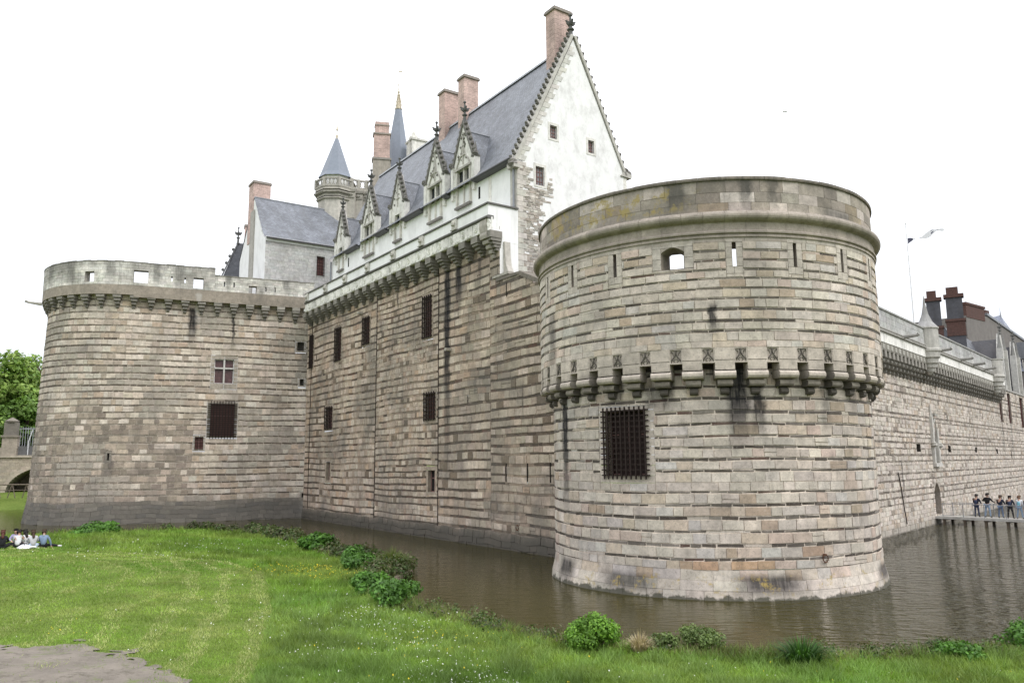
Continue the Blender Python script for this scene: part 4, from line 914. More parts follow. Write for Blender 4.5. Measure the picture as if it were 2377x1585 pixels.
LG = thing('slate_roof_house', 'steep dark slate roof with crocketed edge and finial beside a pink chimney, far left', 'house', (-32, 92, 18))
fl = Lin((-33.1, 91.2), (.94, .33), (.33, -.94))
mb = MB(); mb.prism(fl, [(-1.3, 18), (3.6, 18), (3.6, 26.0), (-1.3, 26.0)], -3, -.1); mb.build('wall', M_plaster, LG)
mb = MB(); mb.face([fl(-1.4, .05, 25.6), fl(3.6, .05, 25.6), fl(3.6, -.9, 31.5), fl(.65, -.9, 31.5)], (1, 1, 1), [(0, 0), (5, 0), (5, 6), (2.4, 6)]); mb.face([fl(-1.4, .05, 25.6), fl(.65, -.9, 31.5), fl(.65, -3, 31.5), fl(-1.4, -3.5, 25.6)], (1, 1, 1), [(0, 0), (1, 6), (3, 6), (3.5, 0)]); mb.face([fl(.65, -3, 31.5), fl(.65, -.9, 31.5), fl(3.6, -.9, 31.5), fl(3.6, -3, 31.5)]); mb.build('roof', M_slate2, LG)
mb = MB(); mb.tube([fl(-1.45, .1, 25.9), fl(-.3, -.3, 29.0), fl(.65, -.85, 31.5)], .09, 5, (.2, .2, .2))
for i in range(6): f = i / 6; mb.blob(fl(-1.5 + 2.1 * f - .1, .1 - .9 * f, 26.2 + 5.3 * f), .2, (.2, .2, .19))
finial(mb, fl(.66, -.9, 31.4), 2.1, (.16, .16, .155), .12); mb.build('crocketed_edge', M_fin, LG)
chimney(LG, fl, 1.35, 2.5, -2.0, -.8, 28, 33.6, .08)

def octo(root, c, r, z0, z1, mat, t, name='drum', n=8, a0=pi / 8):
    mb = MB(); mb.lathe((c[0], c[1], 0), [(r, z0), (r, z1)], n, t, 0, a0); return mb.build(name, mat, root)
ST = thing('stair_turret', 'octagonal stair turret with carved balustrade and blue slate spire', 'turret', (-21.3, 92.3, 30))
c = (-21.3, 92.6)
octo(ST, c, 2.05, 28, 36.6, M_tuff, (.52, .50, .46)); mb = MB()
for z0, r0, r1 in ((36.4, 2.1, 2.3), (36.75, 2.25, 2.2), (37.1, 2.3, 2.6), (37.55, 2.45, 2.4)):
    mb.lathe((c[0], c[1], 0), [(r0, z0), (r1, z0 + .1), (r1, z0 + .22), (r0 * .98, z0 + .34)], 8, (.42, .40, .36), 0, pi / 8)
mb.build('corbel_courses', M_tuff, ST)
def balustrade(mb, P, z0, z1, t=(.40, .385, .35)):
    for (xa, ya), (xb, yb) in zip(P, P[1:]):
        L = hypot(xb - xa, yb - ya); n = max(2, int(L / .42)); a = atan2(yb - ya, xb - xa); mx, my = (xa + xb) / 2, (ya + yb) / 2
        mb.box((mx, my, z0 + .1), (L, .2, .2), t, 0, a); mb.box((mx, my, z1 - .09), (L + .05, .24, .18), t, 0, a); mb.box((xa, ya, (z0 + z1) / 2), (.3, .3, z1 - z0 + .1), t, 0, a)
        for i in range(n):
            f = (i + .5) / n; x, y = xa + (xb - xa) * f, ya + (yb - ya) * f
            mb.tube([(x - .14 * cos(a), y - .14 * sin(a), z0 + .2), (x + .02 * cos(a), y + .02 * sin(a), (z0 + z1) / 2), (x - .1 * cos(a), y - .1 * sin(a), z1 - .18)], .05, 4, t)
            mb.tube([(x + .14 * cos(a), y + .14 * sin(a), z0 + .2), (x - .02 * cos(a), y - .02 * sin(a), (z0 + z1) / 2), (x + .1 * cos(a), y + .1 * sin(a), z1 - .18)], .05, 4, t)
mb = MB(); P = [(c[0] + 2.35 * cos(pi / 8 + i * pi / 4), c[1] + 2.35 * sin(pi / 8 + i * pi / 4)) for i in range(9)]
balustrade(mb, P, 37.9, 39.0); gal = [(-19.3, 91.9), (-18.5, 92.6), (-17.6, 92.9), (-16.9, 92.7)]; balustrade(mb, gal, 38.1, 39.35)
for j, (x, y) in enumerate(gal): mb.box((x, y, 36.2), (1.1, .6, 3.8), (.44, .42, .38)); mb.box((x, y - .3, 37.7), (1.2, .3, .3), (.3, .29, .26)); mb.box((x, y - .25, 36.9), (1.0, .3, .2), (.3, .29, .26)); mb.blob((x, y - .35, 37.2), .25, (.3, .29, .26))
mb.prism(Lin((-19.4, 92.6), (.98, .18), (.18, -.98)), [(0, 36.2), (2.9, 37.0), (2.9, 38.5), (0, 38.4)], -.5, .0, (.42, .40, .36)); mb.build('balustrade', M_tuff, ST)
octo(ST, c, 1.75, 37.7, 39.6, M_plaster, (1, 1, 1), 'lantern')
mb = MB(); mb.lathe((c[0], c[1], 0), [(2.12, 39.45), (1.85, 39.95), (.09, 45.0)], 8, (1, 1, 1), 0, pi / 8); mb.build('spire', M_slate2.copy(), ST)
M_blue = plain_mat('blue_grey_slate_spire', (.215, .24, .285), .45, .12, 3); bpy.data.objects['spire'].data.materials[0] = M_blue
mb = MB(); mb.lathe((c[0], c[1], 44.6), [(.22, 0), (.14, .3), (.16, .45), (.06, .7), (.05, 1.1), (.14, 1.2), (.12, 1.35), (.02, 1.9)], 8); mb.build('finial', M_gold, ST)
SP = thing('spire_turret', 'tallest thin turret with blue slate spire and open gilded lead crown', 'turret', (-14.5, 97, 38))
c = (-14.45, 97.2)
octo(SP, c, 1.5, 34, 41, M_plaster, (1, 1, 1)); mb = MB(); mb.lathe((c[0], c[1], 0), [(2.0, 40.0), (1.5, 43.4), (.98, 47.1), (.42, 50.6)], 8, (1, 1, 1), 0, pi / 8); mb.build('spire', M_blue, SP)
mb = MB(); mb.lathe((c[0], c[1], 50.5), [(.46, 0), (.5, .1), (.38, .18), (.11, 1.6), (.08, 2.3), (.17, 2.45), (.08, 2.65), (.05, 3.3), (.1, 3.45), (.03, 3.7), (.02, 5.4)], 8)
for z, r in ((.25, .5), (.65, .42), (1.1, .34), (1.5, .24), (1.9, .18)):
    for j in range(8): a = j * pi / 4; mb.tube([(c[0] + r * .6 * cos(a), c[1] + r * .6 * sin(a), 50.5 + z - .2), (c[0] + r * cos(a), c[1] + r * sin(a), 50.5 + z), (c[0] + r * .7 * cos(a), c[1] + r * .7 * sin(a), 50.5 + z + .3)], .04, 4)
mb.box((c[0] + .2, c[1], 55.8), (.5, .04, .16)); mb.build('crown', M_gold, SP)
LT = thing('stone_lantern', 'small white stone lantern turret rising just behind the palace roof ridge', 'turret', (-12, 95.5, 38))
mb = MB(); mb.box((-11.9, 95.6, 41.3), (1.9, 1.9, 8), (.82, .81, .78), 0, .5)
for i in range(4): mb.box((-12.7 + i * .55, 94.55 + i * .3, 44.2), (.12, .12, 2.2), (.6, .59, .56), 0, .5)
mb.build('drum', M_tuff, LT); mb = MB(); mb.box((-11.9, 95.6, 45.4), (2.2, 2.2, .25), (.7, .69, .66), 0, .5); mb.lathe((-12.2, 95.4, 45.5), [(.7, 0), (.6, .5), (.3, .6), (.25, 1.0), (.05, 1.3)], 8, (.75, .74, .7)); mb.build('cap', M_tuff, LT)
CS = thing('chimney_stack', 'tall two tone pink brick chimney on a stone base beside the thin spire', 'chimney', (-15.8, 93.6, 34))
fc = Lin((-16.85, 93.3), (.97, .22), (.22, -.97))
mb = MB(); mb.bx(fc, -.1, 2.05, -1.2, .06, 34, 42.3, (.36, .33, .29)); mb.bx(fc, -.2, 2.15, -1.3, .16, 42.3, 42.55, (.30, .28, .26)); mb.build('base', M_tuff, CS)
mb = MB(); mb.bx(fc, 0, 1.95, -1.15, 0, 42.55, 45.6); mb.bx(fc, .12, 1.83, -1.0, -.12, 45.8, 47.3); mb.build('shaft', M_brickpink, CS)
mb = MB(); mb.bx(fc, -.12, 2.07, -1.27, .12, 45.6, 45.8, (.34, .3, .27)); mb.bx(fc, .05, 1.9, -1.07, -.05, 46.8, 46.95, (.34, .3, .27)); mb.build('cap', M_tuff, CS)

# ------------------------------------------------------------------ right rampart
RW = thing('rampart', 'long pale rampart with corbelled parapet running away behind the footbridge', 'wall', FR_(30, 0, 0))
rng = random.Random(41); mb = MB(); DOOR = (14.4, 16.3, .75, 3.3); NI = (14.75, 16.55, 4.9, 7.6)
HR = [(10.1, 11.25, 5.8, 6.4), (20.4, 21.45, 5.8, 6.35), (31.5, 32.5, 5.8, 6.3), (42.4, 43.3, 5.7, 6.2), (51.2, 51.7, 5.2, 6.1)]
HB = [(46.9, 48.6, 9.3, 12.8), (52.4, 54.4, 9.3, 12.85), (61.0, 63.5, 9.0, 12.8), (70, 72.5, 9, 12.8)]
rowsR = courses(-.3, 13.1, (.20, .40), (.08, .16), rng, .5)
masonry(mb, FR_, -9, 90, rowsR, HR + HB + [DOOR], rng, tint_R, (.22, .85), (.3, 1.0), gap=.04, relief=.03, curved=False, mortar=(.52, .49, .45), jit=.03, split=.1)
for h in HR + HB + [DOOR]: reveal(mb, FR_, h, .7, (.33, .31, .28) if h not in HR else (.05, .045, .04)); mb.bx(FR_, h[0], h[1], -.8, -.7, h[2], h[3], (.028, .025, .022))  # small holes get dark-painted reveals in place of the shade inside
na = 6; P = [(DOOR[0] + (DOOR[1] - DOOR[0]) * i / na, DOOR[3] - .75 * abs(2 * i / na - 1) ** 1.7) for i in range(na + 1)]
mb.prism(FR_, P + [(DOOR[1], DOOR[3]), (DOOR[0], DOOR[3])], -.7, .01, (.42, .40, .36)); mb.build('wall', M_R, RW)
mb = MB(); mb.bx(FR_, DOOR[0] + .1, DOOR[1] - .9, -.69, -.6, .75, 3.2); mb.build('door', M_wood, RW)
for h in HB:
    mb = MB(); mb.bx(FR_, h[0], h[1], -.3, -.22, h[2], h[3]); f = mb.build('window', M_shutter, RW)
    mb = MB()
    for i in range(4): x = h[0] + (h[1] - h[0]) * i / 3; mb.bx(FR_, x - .05, x + .05, -.22, -.14, h[2], h[3])
    mb.build('frame', M_shutter, RW, f)
# niche with gothic canopy
mb = MB(); tn = (.58, .57, .54)
mb.bx(FR_, NI[0] - .05, NI[0] + .3, -.05, .22, NI[2], 8.7, tn); mb.bx(FR_, NI[1] - .3, NI[1] + .05, -.05, .22, NI[2], 7.0, tn); mb.bx(FR_, NI[0] - .1, NI[1] + .1, -.05, .3, NI[2] - .3, NI[2], tn)
for s_ in (-1, 1): mb.tube([FR_(15.65 + s_ * .75, .15, 6.9), FR_(15.65 + s_ * .6, .15, 7.6), FR_(15.65, .15, 8.5)], .12, 5, tn)
mb.blob(FR_(15.65 - .9, .2, 6.4), .28, (.45, .44, .41)); mb.blob(FR_(15.65 + .9, .2, 6.35), .28, (.45, .44, .41)); mb.bx(FR_, 15.2, 16.1, -.1, .35, 8.75, 8.95, (.35, .34, .31)); mb.lathe(FR_(14.9, .1, 8.7), [(.16, 0), (.03, 1.0)], 5, tn)
mb.bx(FR_, 15.1, 16.2, -.02, .03, NI[2], 7.5, (.20, .19, .17)); mb.tube([FR_(15.65, .12, 5.0), FR_(15.65, .12, 6.2), FR_(15.65, .12, 6.6)], [.28, .22, .12], 7, (.36, .35, .32)); mb.build('niche', M_tuff, RW)
mb = MB(); tc = (.30, .28, .245)
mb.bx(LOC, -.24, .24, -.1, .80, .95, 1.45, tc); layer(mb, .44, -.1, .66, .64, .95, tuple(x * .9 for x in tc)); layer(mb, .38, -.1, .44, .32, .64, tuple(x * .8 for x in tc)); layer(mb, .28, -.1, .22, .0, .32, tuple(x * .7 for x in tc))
src = mb.build('corbel', M_corb, None); src.parent = RW
for i in range(56):
    M = fmat(FR_, -8 + .99 * i, 0, 11.35)
    if i == 0: src.matrix_local = Matrix.Translation(-Vector(RW.location)) @ M
    else: place(src, 'corbel', RW, M)
mb = MB(); mb.bx(FR_, -9, 46.5, .35, .80, 12.75, 13.3, (.27, .255, .225), n=14); mb.bx(FR_, -9, 46.5, -.5, .35, 13.0, 13.2, (.1, .1, .1))
for i in range(56): x = -8 + .99 * i + .5; mb.bx(FR_, x - .2, x + .2, .8, .84, 12.85, 13.2, (.46, .45, .41))
mb.bx(FR_, -9, 46.5, .35, .84, 13.3, 13.95, (.88, .87, .84), n=14); mb.build('carved_band', M_tuff, RW)
mb = MB(); mb.sweep(FR_, [(.4, 13.95), (.86, 13.95), (.98, 14.03), (.98, 14.12), (.88, 14.16), (.96, 14.22), (.96, 14.3), (.84, 14.36), (.4, 14.36)], -9, 46.5, 14, (.42, .41, .39)); mb.build('roll_moulding', M_tuff, RW)
mb = MB(); rr = random.Random(8)
masonry(mb, lambda s, o, z: FR_(s, .82 + o, z), -9, 46.5, [(14.36, 14.78, 'l'), (14.78, 15.2, 'l'), (15.2, 15.6, 'l')], [], rr, lambda kk, s, z, r: vary((.52, .52, .51), r, .1), (.6, 1.1), gap=.012, relief=.01, curved=False, mortar=(.48, .48, .47), jit=.002)
mb.bx(FR_, -9, 46.5, .3, .8, 14.36, 15.58, (.5, .5, .49), n=6); mb.build('parapet', stone_mat('pale_grey_parapet', grime=.45, top=(15.6, .3, (.25, .25, .24), .6), hue=(1, 1, 1)), RW)
mb = MB(); mb.bx(FR_, -9, 46.5, .25, .9, 15.6, 15.72, (.36, .36, .35), n=14); mb.bx(FR_, 46.5, 90, -.8, .12, 13.1, 13.3, (.40, .39, .37), n=8); mb.build('coping', M_tuff, RW)
def bartizan(t, roof):
    B_ = thing_part('bartizan', RW); p = FR_(t, .85, 0); prof = [(r_ * .68, z_) for r_, z_ in [(.12, 11.9), (.5, 12.2), (.55, 12.45), (.75, 12.5), (.8, 12.75), (1.0, 12.85), (1.05, 13.2), (1.25, 13.3), (1.28, 13.7), (1.42, 13.8), (1.42, 13.95), (1.28, 14.05), (1.25, 15.6), (1.36, 15.65), (1.36, 15.75)]]
    mb = MB(); mb.lathe((p.x, p.y, 0), prof, 20, (.50, .49, .46)); mb.build('turret_body', M_tuff, RW, B_)
    if roof: mb = MB(); mb.lathe((p.x, p.y, 15.75), [(.9, 0), (.5, .5), (.26, 1.1), (.12, 1.8), (.07, 2.3), (.02, 2.7)], 14, (.33, .33, .33)); mb.build('spire', M_tuff, RW, B_)
bartizan(12.6, True); bartizan(40.6, False)
for t in (5.2, 15.5, 23.8, 29.2, 34.5):
    mb = MB(); mb.tube([FR_(t, .8, 14.15), FR_(t, 1.4, 14.2), FR_(t, 1.85, 14.22), FR_(t, 2.0, 14.3)], [.16, .13, .12, .14], 6, (.30, .29, .27)); mb.build('gargoyle', M_corb, RW)
mb = MB(); mb.tube([FR_(4.2, .08, 4.3), FR_(4.7, .08, 3.2), FR_(5.0, .1, 1.8), FR_(5.4, .1, .6)], .04, 5); mb.build('hanging_chain', M_iron, RW)

# flagpole and flag on the near bartizan
mb = MB(); p = FR_(10.9, .4, 0); mb.tube([(p.x, p.y, 13.4), (p.x, p.y, 19), (p.x - .02, p.y, 24.2)], [.07, .055, .035], 6); mb.blob((p.x - .02, p.y, 24.25), .07); tag(mb.build('flagpole', M_pale), 'thin white flagpole standing on the rampart beside the small round turret', 'flagpole')
mb = MB(); rows = []
for j in range(5):
    row = []
    for i in range(15):
        f = i / 14; wv = sin(f * 9 + j * .5) * .10 * (1 + f); w = .40 * (1 - .55 * f)
        row.append((p.x + .05 + 2.85 * f * .85, p.y - 1.3 * f * .85, 22.75 + .70 * f + wv + (j / 4 - .5) * w * (.4 + .6 * abs(cos(f * 5)))))
    rows.append(row)
b0 = len(mb.f); mb.grid(rows, (.72, .72, .74)); mb.grid([[(x + .004, y + .012, z) for x, y, z in r_] for r_ in rows[::-1]], (.72, .72, .74))
for q in range(len(mb.f)):
    i = q % 14; mb.t[q] = (.09, .09, .13) if i < 2 or (i % 5 == 4 and (q // 14) % 2) else (.72, .72, .74)
mb.smooth = True; tag(mb.build('flag', plain_mat('flag_cloth', (1, 1, 1), .8, .05, 3, bump=0, tinted=True)), 'narrow white flag with dark hoist streaming right from the flagpole', 'flag')

# ------------------------------------------------------------------ houses behind the rampart
M_dkrender = plain_mat('soot_grey_render', (.085, .085, .095), .85, .3, 2.5, (.05, .05, .05), .5, streak=True)
SH_ = thing('slate_house', 'low dark slate roof with two big brick chimneys just behind the rampart', 'house', FR_(24, -6, 0))
def azp(a, D, z): return Vector((D * sin(radians(a)), D * cos(radians(a)), z))
mb = MB(); mb.sweep(FR_, [(-1.6, 15.0), (-4.0, 18.2), (-8, 15.0)], 14, 41, 6, cap=True); mb.build('roof', M_slate2, SH_)
mb = MB(); mb.sweep(FR_, [(-1.8, 11), (-1.8, 15.1), (-7.8, 15.1), (-7.8, 11)], 14, 41, 4); mb.build('wall', M_dkrender, SH_)
def stack(root, a0, a1, D, z0, z1, split):
    A, B = azp(a0, D, 0), azp(a1, D, 0); u = (B - A); w = u.length; u.normalize(); n = Vector((u.y, -u.x, 0)); fr = Lin((A.x, A.y), tuple(u)[:2], tuple(n)[:2])
    mb = MB(); mb.bx(fr, 0, w, -w * .6, 0, z0, split); f = mb.build('chimney', M_dkrender, root)
    mb = MB(); mb.bx(fr, -.06, w + .06, -w * .6 - .06, .06, split, split + 1.5, (1, 1, 1)); mb.bx(fr, -.14, w + .14, -w * .6 - .1, .14, split + 1.5, split + 1.75); mb.build('brick_band', M_redbrick, root, f)
    mb = MB(); mb.bx(fr, .05, w - .05, -w * .6, -.05, split + 1.75, z1 - 1.1); mb.build('shaft', M_dkrender, root, f)
    mb = MB(); mb.bx(fr, -.12, w + .12, -w * .6 - .1, .1, z1 - 1.1, z1 - .75); mb.bx(fr, .15, w - .35, -w * .5, -.1, z1 - .75, z1); mb.build('cap', M_redbrick, root, f)
stack(SH_, 27.98, 28.85, 92, 13, 22.5, 17.0); stack(SH_, 29.1, 30.1, 92, 13, 22.7, 17.6)
GH = thing('gable_house', 'grey rendered gable house with red brick chimney behind the rampart, far right', 'house', azp(31.4, 106, 8))
A, B = azp(30.25, 118, 0), azp(33.3, 137, 0); u = (B - A).normalized(); fg = Lin((A.x, A.y), tuple(u)[:2], (u.y, -u.x)); Lg = (B - A).length
M_rend = plain_mat('grey_brown_render', (.19, .175, .16), .9, .15, 1.5, (.11, .105, .10), .5, streak=True)
mb = MB(); mb.prism(fg, [(-.3, 8), (Lg, 8), (Lg, 21.6), (6.6, 24.2), (-.3, 23.6)], -8, 0); mb.build('wall', M_rend, GH)
mb = MB(); mb.prism(fg, [(6.3, 24.3), (Lg + .2, 21.55), (Lg + .2, 21.85), (6.3, 24.65)], -8, .15, (.1, .1, .11)); mb.build('roof_edge', M_lead, GH)
mb = MB(); mb.bx(fg, -.2, 5.6, -1.2, .05, 23.4, 25.1); mb.bx(fg, -.3, 5.8, -1.3, .15, 25.1, 25.4); mb.bx(fg, 6.8, 8.2, -1, -.3, 23.6, 25.2); mb.build('chimney', M_redbrick, GH)
FRH = thing('far_roof_house', 'farthest pale blue grey hipped roof with small finial, far right', 'house', azp(32, 130, 8))
mb = MB(); P = [azp(30.9, 130, 17), azp(33.6, 130, 19.5), azp(34, 142, 17), azp(31, 142, 17)]; r0, r1 = azp(31.2, 134, 25.4), azp(32.05, 134, 25.7)
mb.face([P[0], azp(33.0, 130, 17), r1, r0], (1, 1, 1), [(0, 0), (6, 0), (4, 8), (1, 8)]); mb.face([azp(33.0, 130, 17), P[2], r1], (1, 1, 1), [(0, 0), (8, 0), (4, 8)]); mb.face([P[2], P[3], r0, r1]); mb.face([P[3], P[0], r0])
mb.build('roof', slate_mat('pale_slate', (.26, .28, .34)), FRH)
mb = MB(); mb.sweep(Lin(tuple(azp(30.9, 130, 0))[:2], (.85, -.5), (-.5, -.85)), [(0, 8), (0, 17)], 0, 5, 2, cap=False); mb.build('wall', M_rend, FRH); mb = MB(); mb.lathe(r1 - Vector((0, 0, .2)), [(.15, 0), (.06, .6), (.02, 1.4)], 6); mb.build('finial', M_lead, FRH)
mb = MB(); mb.box(azp(33.1, 126, 19.4), (1.6, 1.4, 2.2), (.3, .3, .36), 0, .5); mb.build('dormer', M_lead, FRH)
DH = thing('dormer_house', 'dark slate house with tall pale carved gothic dormers standing on the far rampart', 'house', FR_(58, -3, 13))
mb = MB(); mb.sweep(FR_, [(-.7, 13.2), (-.7, 14.2), (-3.6, 19.8), (-8, 13.2)], 41, 90, 6); mb.build('roof', M_slate2, DH)
for t in (54.0, 63.2, 73.0):
    D_ = thing_part('dormer', DH); mb = MB(); ts = (.55, .545, .52)
    mb.prism(FR_, [(t - 1.5, 13.3), (t + 1.5, 13.3), (t + 1.5, 17.4), (t, 20.3), (t - 1.5, 17.4)], -.7, -.25, ts); mb.prism(FR_, [(t - 1.35, 13.3), (t + 1.35, 13.3), (t + 1.35, 17.2), (t, 19.6), (t - 1.35, 17.2)], -3.4, -.7, (.10, .10, .11))
    for s_ in (-1, 1):
        mb.bx(FR_, t + s_ * 1.5 - .25, t + s_ * 1.5 + .25, -.6, .05, 13.3, 18.3, ts); mb.lathe(FR_(t + s_ * 1.5, -.25, 18.3), [(.3, 0), (.2, .6), (.05, 2.0)], 5, (.25, .25, .24))
    finial(mb, FR_(t, -.3, 20.2), 1.4, (.16, .16, .155), .12); mb.build('gable', M_tuff, DH, D_)
    mb = MB(); mb.bx(FR_, t - .8, t + .8, -.3, -.2, 14.0, 17.2); mb.build('window', M_glass, DH, D_)

# ------------------------------------------------------------------ footbridge over the moat
BF = Lin((35.44, 63.75), (.65, -.76), (-.76, -.65))              # out = towards the camera
FB = thing('footbridge', 'low grey footbridge on dark posts from the small arched door, people on it', 'bridge', BF(2, -1, 0))
mb = MB(); mb.bx(BF, -2.5, 16, -2.0, .0, .52, .62, (.42, .41, .39), n=4)
for i in range(60): mb.bx(BF, -2.4 + i * .3, -2.4 + i * .3 + .28, -1.98, -.03, .62, .655, vary((.46, .45, .42), RNG, .1))
mb.bx(BF, -2.5, 16, -.01, .06, .48, .68, (.58, .58, .57)); mb.bx(BF, -2.5, 16, -2.06, -1.99, .48, .68, (.5, .5, .5)); mb.build('deck', M_tuff, FB)
for i in range(12):
    s = -1.56 + 1.52 * i
    mb = MB(); mb.bx(BF, s - .09, s + .09, -.3, -.1, -1.2, .52); mb.bx(BF, s - .09, s + .09, -1.9, -1.7, -1.2, .52); mb.bx(BF, s - .11, s + .11, -1.95, -.05, .36, .5); mb.build('pier', M_wood, FB)
for o in (.02, -2.02):
    mb = MB()
    mb.tube([BF(-1.6, o, 1.68), BF(16, o, 1.68)], .025, 6)
    for z in (.95, 1.2, 1.45): mb.tube([BF(-1.6, o, z), BF(16, o, z)], .008, 4)
    f = mb.build('railing', M_lead, FB)
    for i in range(12): mb = MB(); s = -1.56 + 1.52 * i; mb.bx(BF, s - .02, s + .02, o - .02, o + .02, .6, 1.68); mb.build('post', M_lead, FB, f)

# ------------------------------------------------------------------ people
def cloth(name, c): return plain_mat(name, c, .85, .12, 12, bump=.1)
M_skin = plain_mat('skin', (.52, .33, .25), .6, .06, 10, bump=0)
CL = {k_: cloth(k_ + '_cloth', v) for k_, v in dict(navy=(.022, .026, .045), black=(.015, .015, .018), dark_blue=(.035, .045, .085), jeans=(.13, .18, .28), pale_jeans=(.26, .34, .46), white=(.72, .72, .74), lilac=(.32, .29, .46), grey=(.48, .48, .50), denim=(.20, .27, .38), brown_red=(.10, .03, .028), teal=(.20, .42, .52), pale_blue=(.42, .50, .62)).items()}
HAIR = {k_: plain_mat(k_ + '_hair', v, .6, .3, 30, bump=.2) for k_, v in dict(black=(.012, .010, .010), brown=(.055, .030, .018), light_brown=(.14, .08, .045), auburn=(.09, .03, .02)).items()}
M_shoe = cloth('dark_shoe', (.03, .03, .03)); M_shoew = cloth('white_shoe', (.6, .6, .6))
def skin_obj(name, verts, edges, mat, root, parent=None, sub=1):
    """verts: list of (pos, radius or (rx, ry)); first vertex is the skin root"""
    me = bpy.data.meshes.new(name); off = Vector(root.location)
    me.from_pydata([tuple(Vector(p) - off) for p, r in verts], edges, []); me.materials.append(mat)
    o = bpy.data.objects.new(name, me); COL.objects.link(o); o.parent = parent or root
    sm = o.modifiers.new('skin', 'SKIN'); sm.use_smooth_shade = True
    if not me.skin_vertices: return o
    for sv, (p, r) in zip(me.skin_vertices[0].data, verts): sv.radius = r if isinstance(r, tuple) else (r, r)
    me.skin_vertices[0].data[0].use_root = True
    ss = o.modifiers.new('sub', 'SUBSURF'); ss.levels = sub; ss.render_levels = sub
    return o
def person(label, group, base, face, J, top, low, hair, longhair=False, shoe=None, hood=None):
    """base: ground point, face: heading angle (0 = +X), J: joints in local (right, forward, up)"""
    R_ = thing('person', label, 'person', base, group); ca, sa = cos(face), sin(face)
    def W(p): return Vector((base[0] + p[0] * sa + p[1] * ca, base[1] - p[0] * ca + p[1] * sa, base[2] + p[2]))
    def chain(ns): return [W(J[n]) if isinstance(n, str) else W(n) for n in ns]
    g = lambda n: Vector(J[n])
    pel, chest, neck, head = g('pel'), g('chest'), g('neck'), g('head'); hd = (head - neck).normalized(); fw = Vector(J.get('look', (0, 1, 0))).normalized()
    V = []; E_ = []
    def add(p, r, par=None):
        V.append((W(p), r)); i = len(V) - 1
        if par is not None: E_.append((par, i))
        return i
    # bare body: pelvis root, trunk, neck, head with chin and nose, arms with hands, legs with feet
    i0 = add(pel, .13); i1 = add(pel.lerp(chest, .5), (.135, .11), i0); i2 = add(chest, (.15, .11), i1); i3 = add(neck, .055, i2)
    i4 = add(neck.lerp(head, .45) + fw * .012, .07, i3); i5 = add(head, .096, i4); add(head + hd * .085 - fw * .01, .07, i5); add(neck.lerp(head, .45) + fw * .075, .032, i4); add(head + fw * .105 - hd * .01, .016, i5)
    for s_ in ('l', 'r'):
        sg = -1 if s_ == 'l' else 1; sh, el, ha = g('sh' + s_), g('el' + s_), g('ha' + s_)
        a = add(sh, .06, i2); b_ = add(el, .045, a); c_ = add(ha, .028, b_); d = (ha - el).normalized(); pm = ha + d * .07; pi_ = add(pm, (.038, .018), c_)
        side = d.cross(Vector((0, 0, 1)) if abs(d.z) < .9 else Vector((0, 1, 0))).normalized(); dn = side.cross(d).normalized()
        for q, L in zip((-1.5, -.5, .5, 1.5), (.072, .082, .078, .06)):
            k0 = add(pm + d * .03 + side * q * .019, .009, pi_); k1 = add(pm + d * (.03 + L * .5) + side * q * .020 - dn * .008, .008, k0); add(pm + d * (.03 + L) * .96 + side * q * .019 - dn * .028, .007, k1)
        th = add(ha + d * .035 + side * sg * .04 - dn * .012, .010, c_); add(ha + d * .075 + side * sg * .058 - dn * .022, .008, th)
        h_, kn, an, to = g('hi' + s_), g('kn' + s_), g('an' + s_), g('to' + s_)
        a = add(h_, .085, i0); b_ = add(kn, .058, a); c_ = add(an, .038, b_); add(to, .03, c_)
    body = skin_obj('body', V, E_, M_skin, R_)
    # clothes a little outside the body
    jv = [(W(pel + (chest - pel) * -.02), (.165, .14)), (W(pel.lerp(chest, .5)), (.165, .135)), (W(chest), (.178, .135)), (W(neck - hd * .03), .075)]; je = [(0, 1), (1, 2), (2, 3)]
    for s_ in ('l', 'r'):
        n = len(jv); jv += [(W(g('sh' + s_)), .078), (W(g('el' + s_)), .06), (W(g('ha' + s_) - (g('ha' + s_) - g('el' + s_)).normalized() * .02), .042)]; je += [(2, n), (n, n + 1), (n + 1, n + 2)]
    skin_obj('jacket', jv, je, CL[top], R_)
    lv = [(W(pel), .152)]; le = []
    for s_ in ('l', 'r'):
        n = len(lv); lv += [(W(g('hi' + s_)), .098), (W(g('kn' + s_)), .07), (W(g('an' + s_)), .055)]; le += [(0, n), (n, n + 1), (n + 1, n + 2)]
    skin_obj('trousers', lv, le, CL[low], R_)
    for s_ in ('l', 'r'):
        an, to = g('an' + s_), g('to' + s_); skin_obj('shoe', [(W(an.lerp(to, -.15)), .045), (W(an.lerp(to, .5)), .046), (W(to), .035)], [(0, 1), (1, 2)], shoe or M_shoe, R_)
    hv = [(W(head - fw * .02 + hd * .03), .104), (W(head + hd * .085 - fw * .02), .082), (W(head - fw * .055 - hd * .02), .09)]; he = [(0, 1), (0, 2)]
    if longhair: hv += [(W(neck - fw * .09), .085), (W(chest.lerp(neck, .35) - fw * .12), .07), (W(chest - fw * .15), .045)]; he += [(2, 3), (3, 4), (4, 5)]
    skin_obj('hair', hv, he, HAIR[hair], R_)
    if hood: skin_obj('hood', [(W(neck - fw * .06 - hd * .02), .10), (W(neck - fw * .1 - hd * .08), .07)], [(0, 1)], CL[hood], R_)
    return R_, W
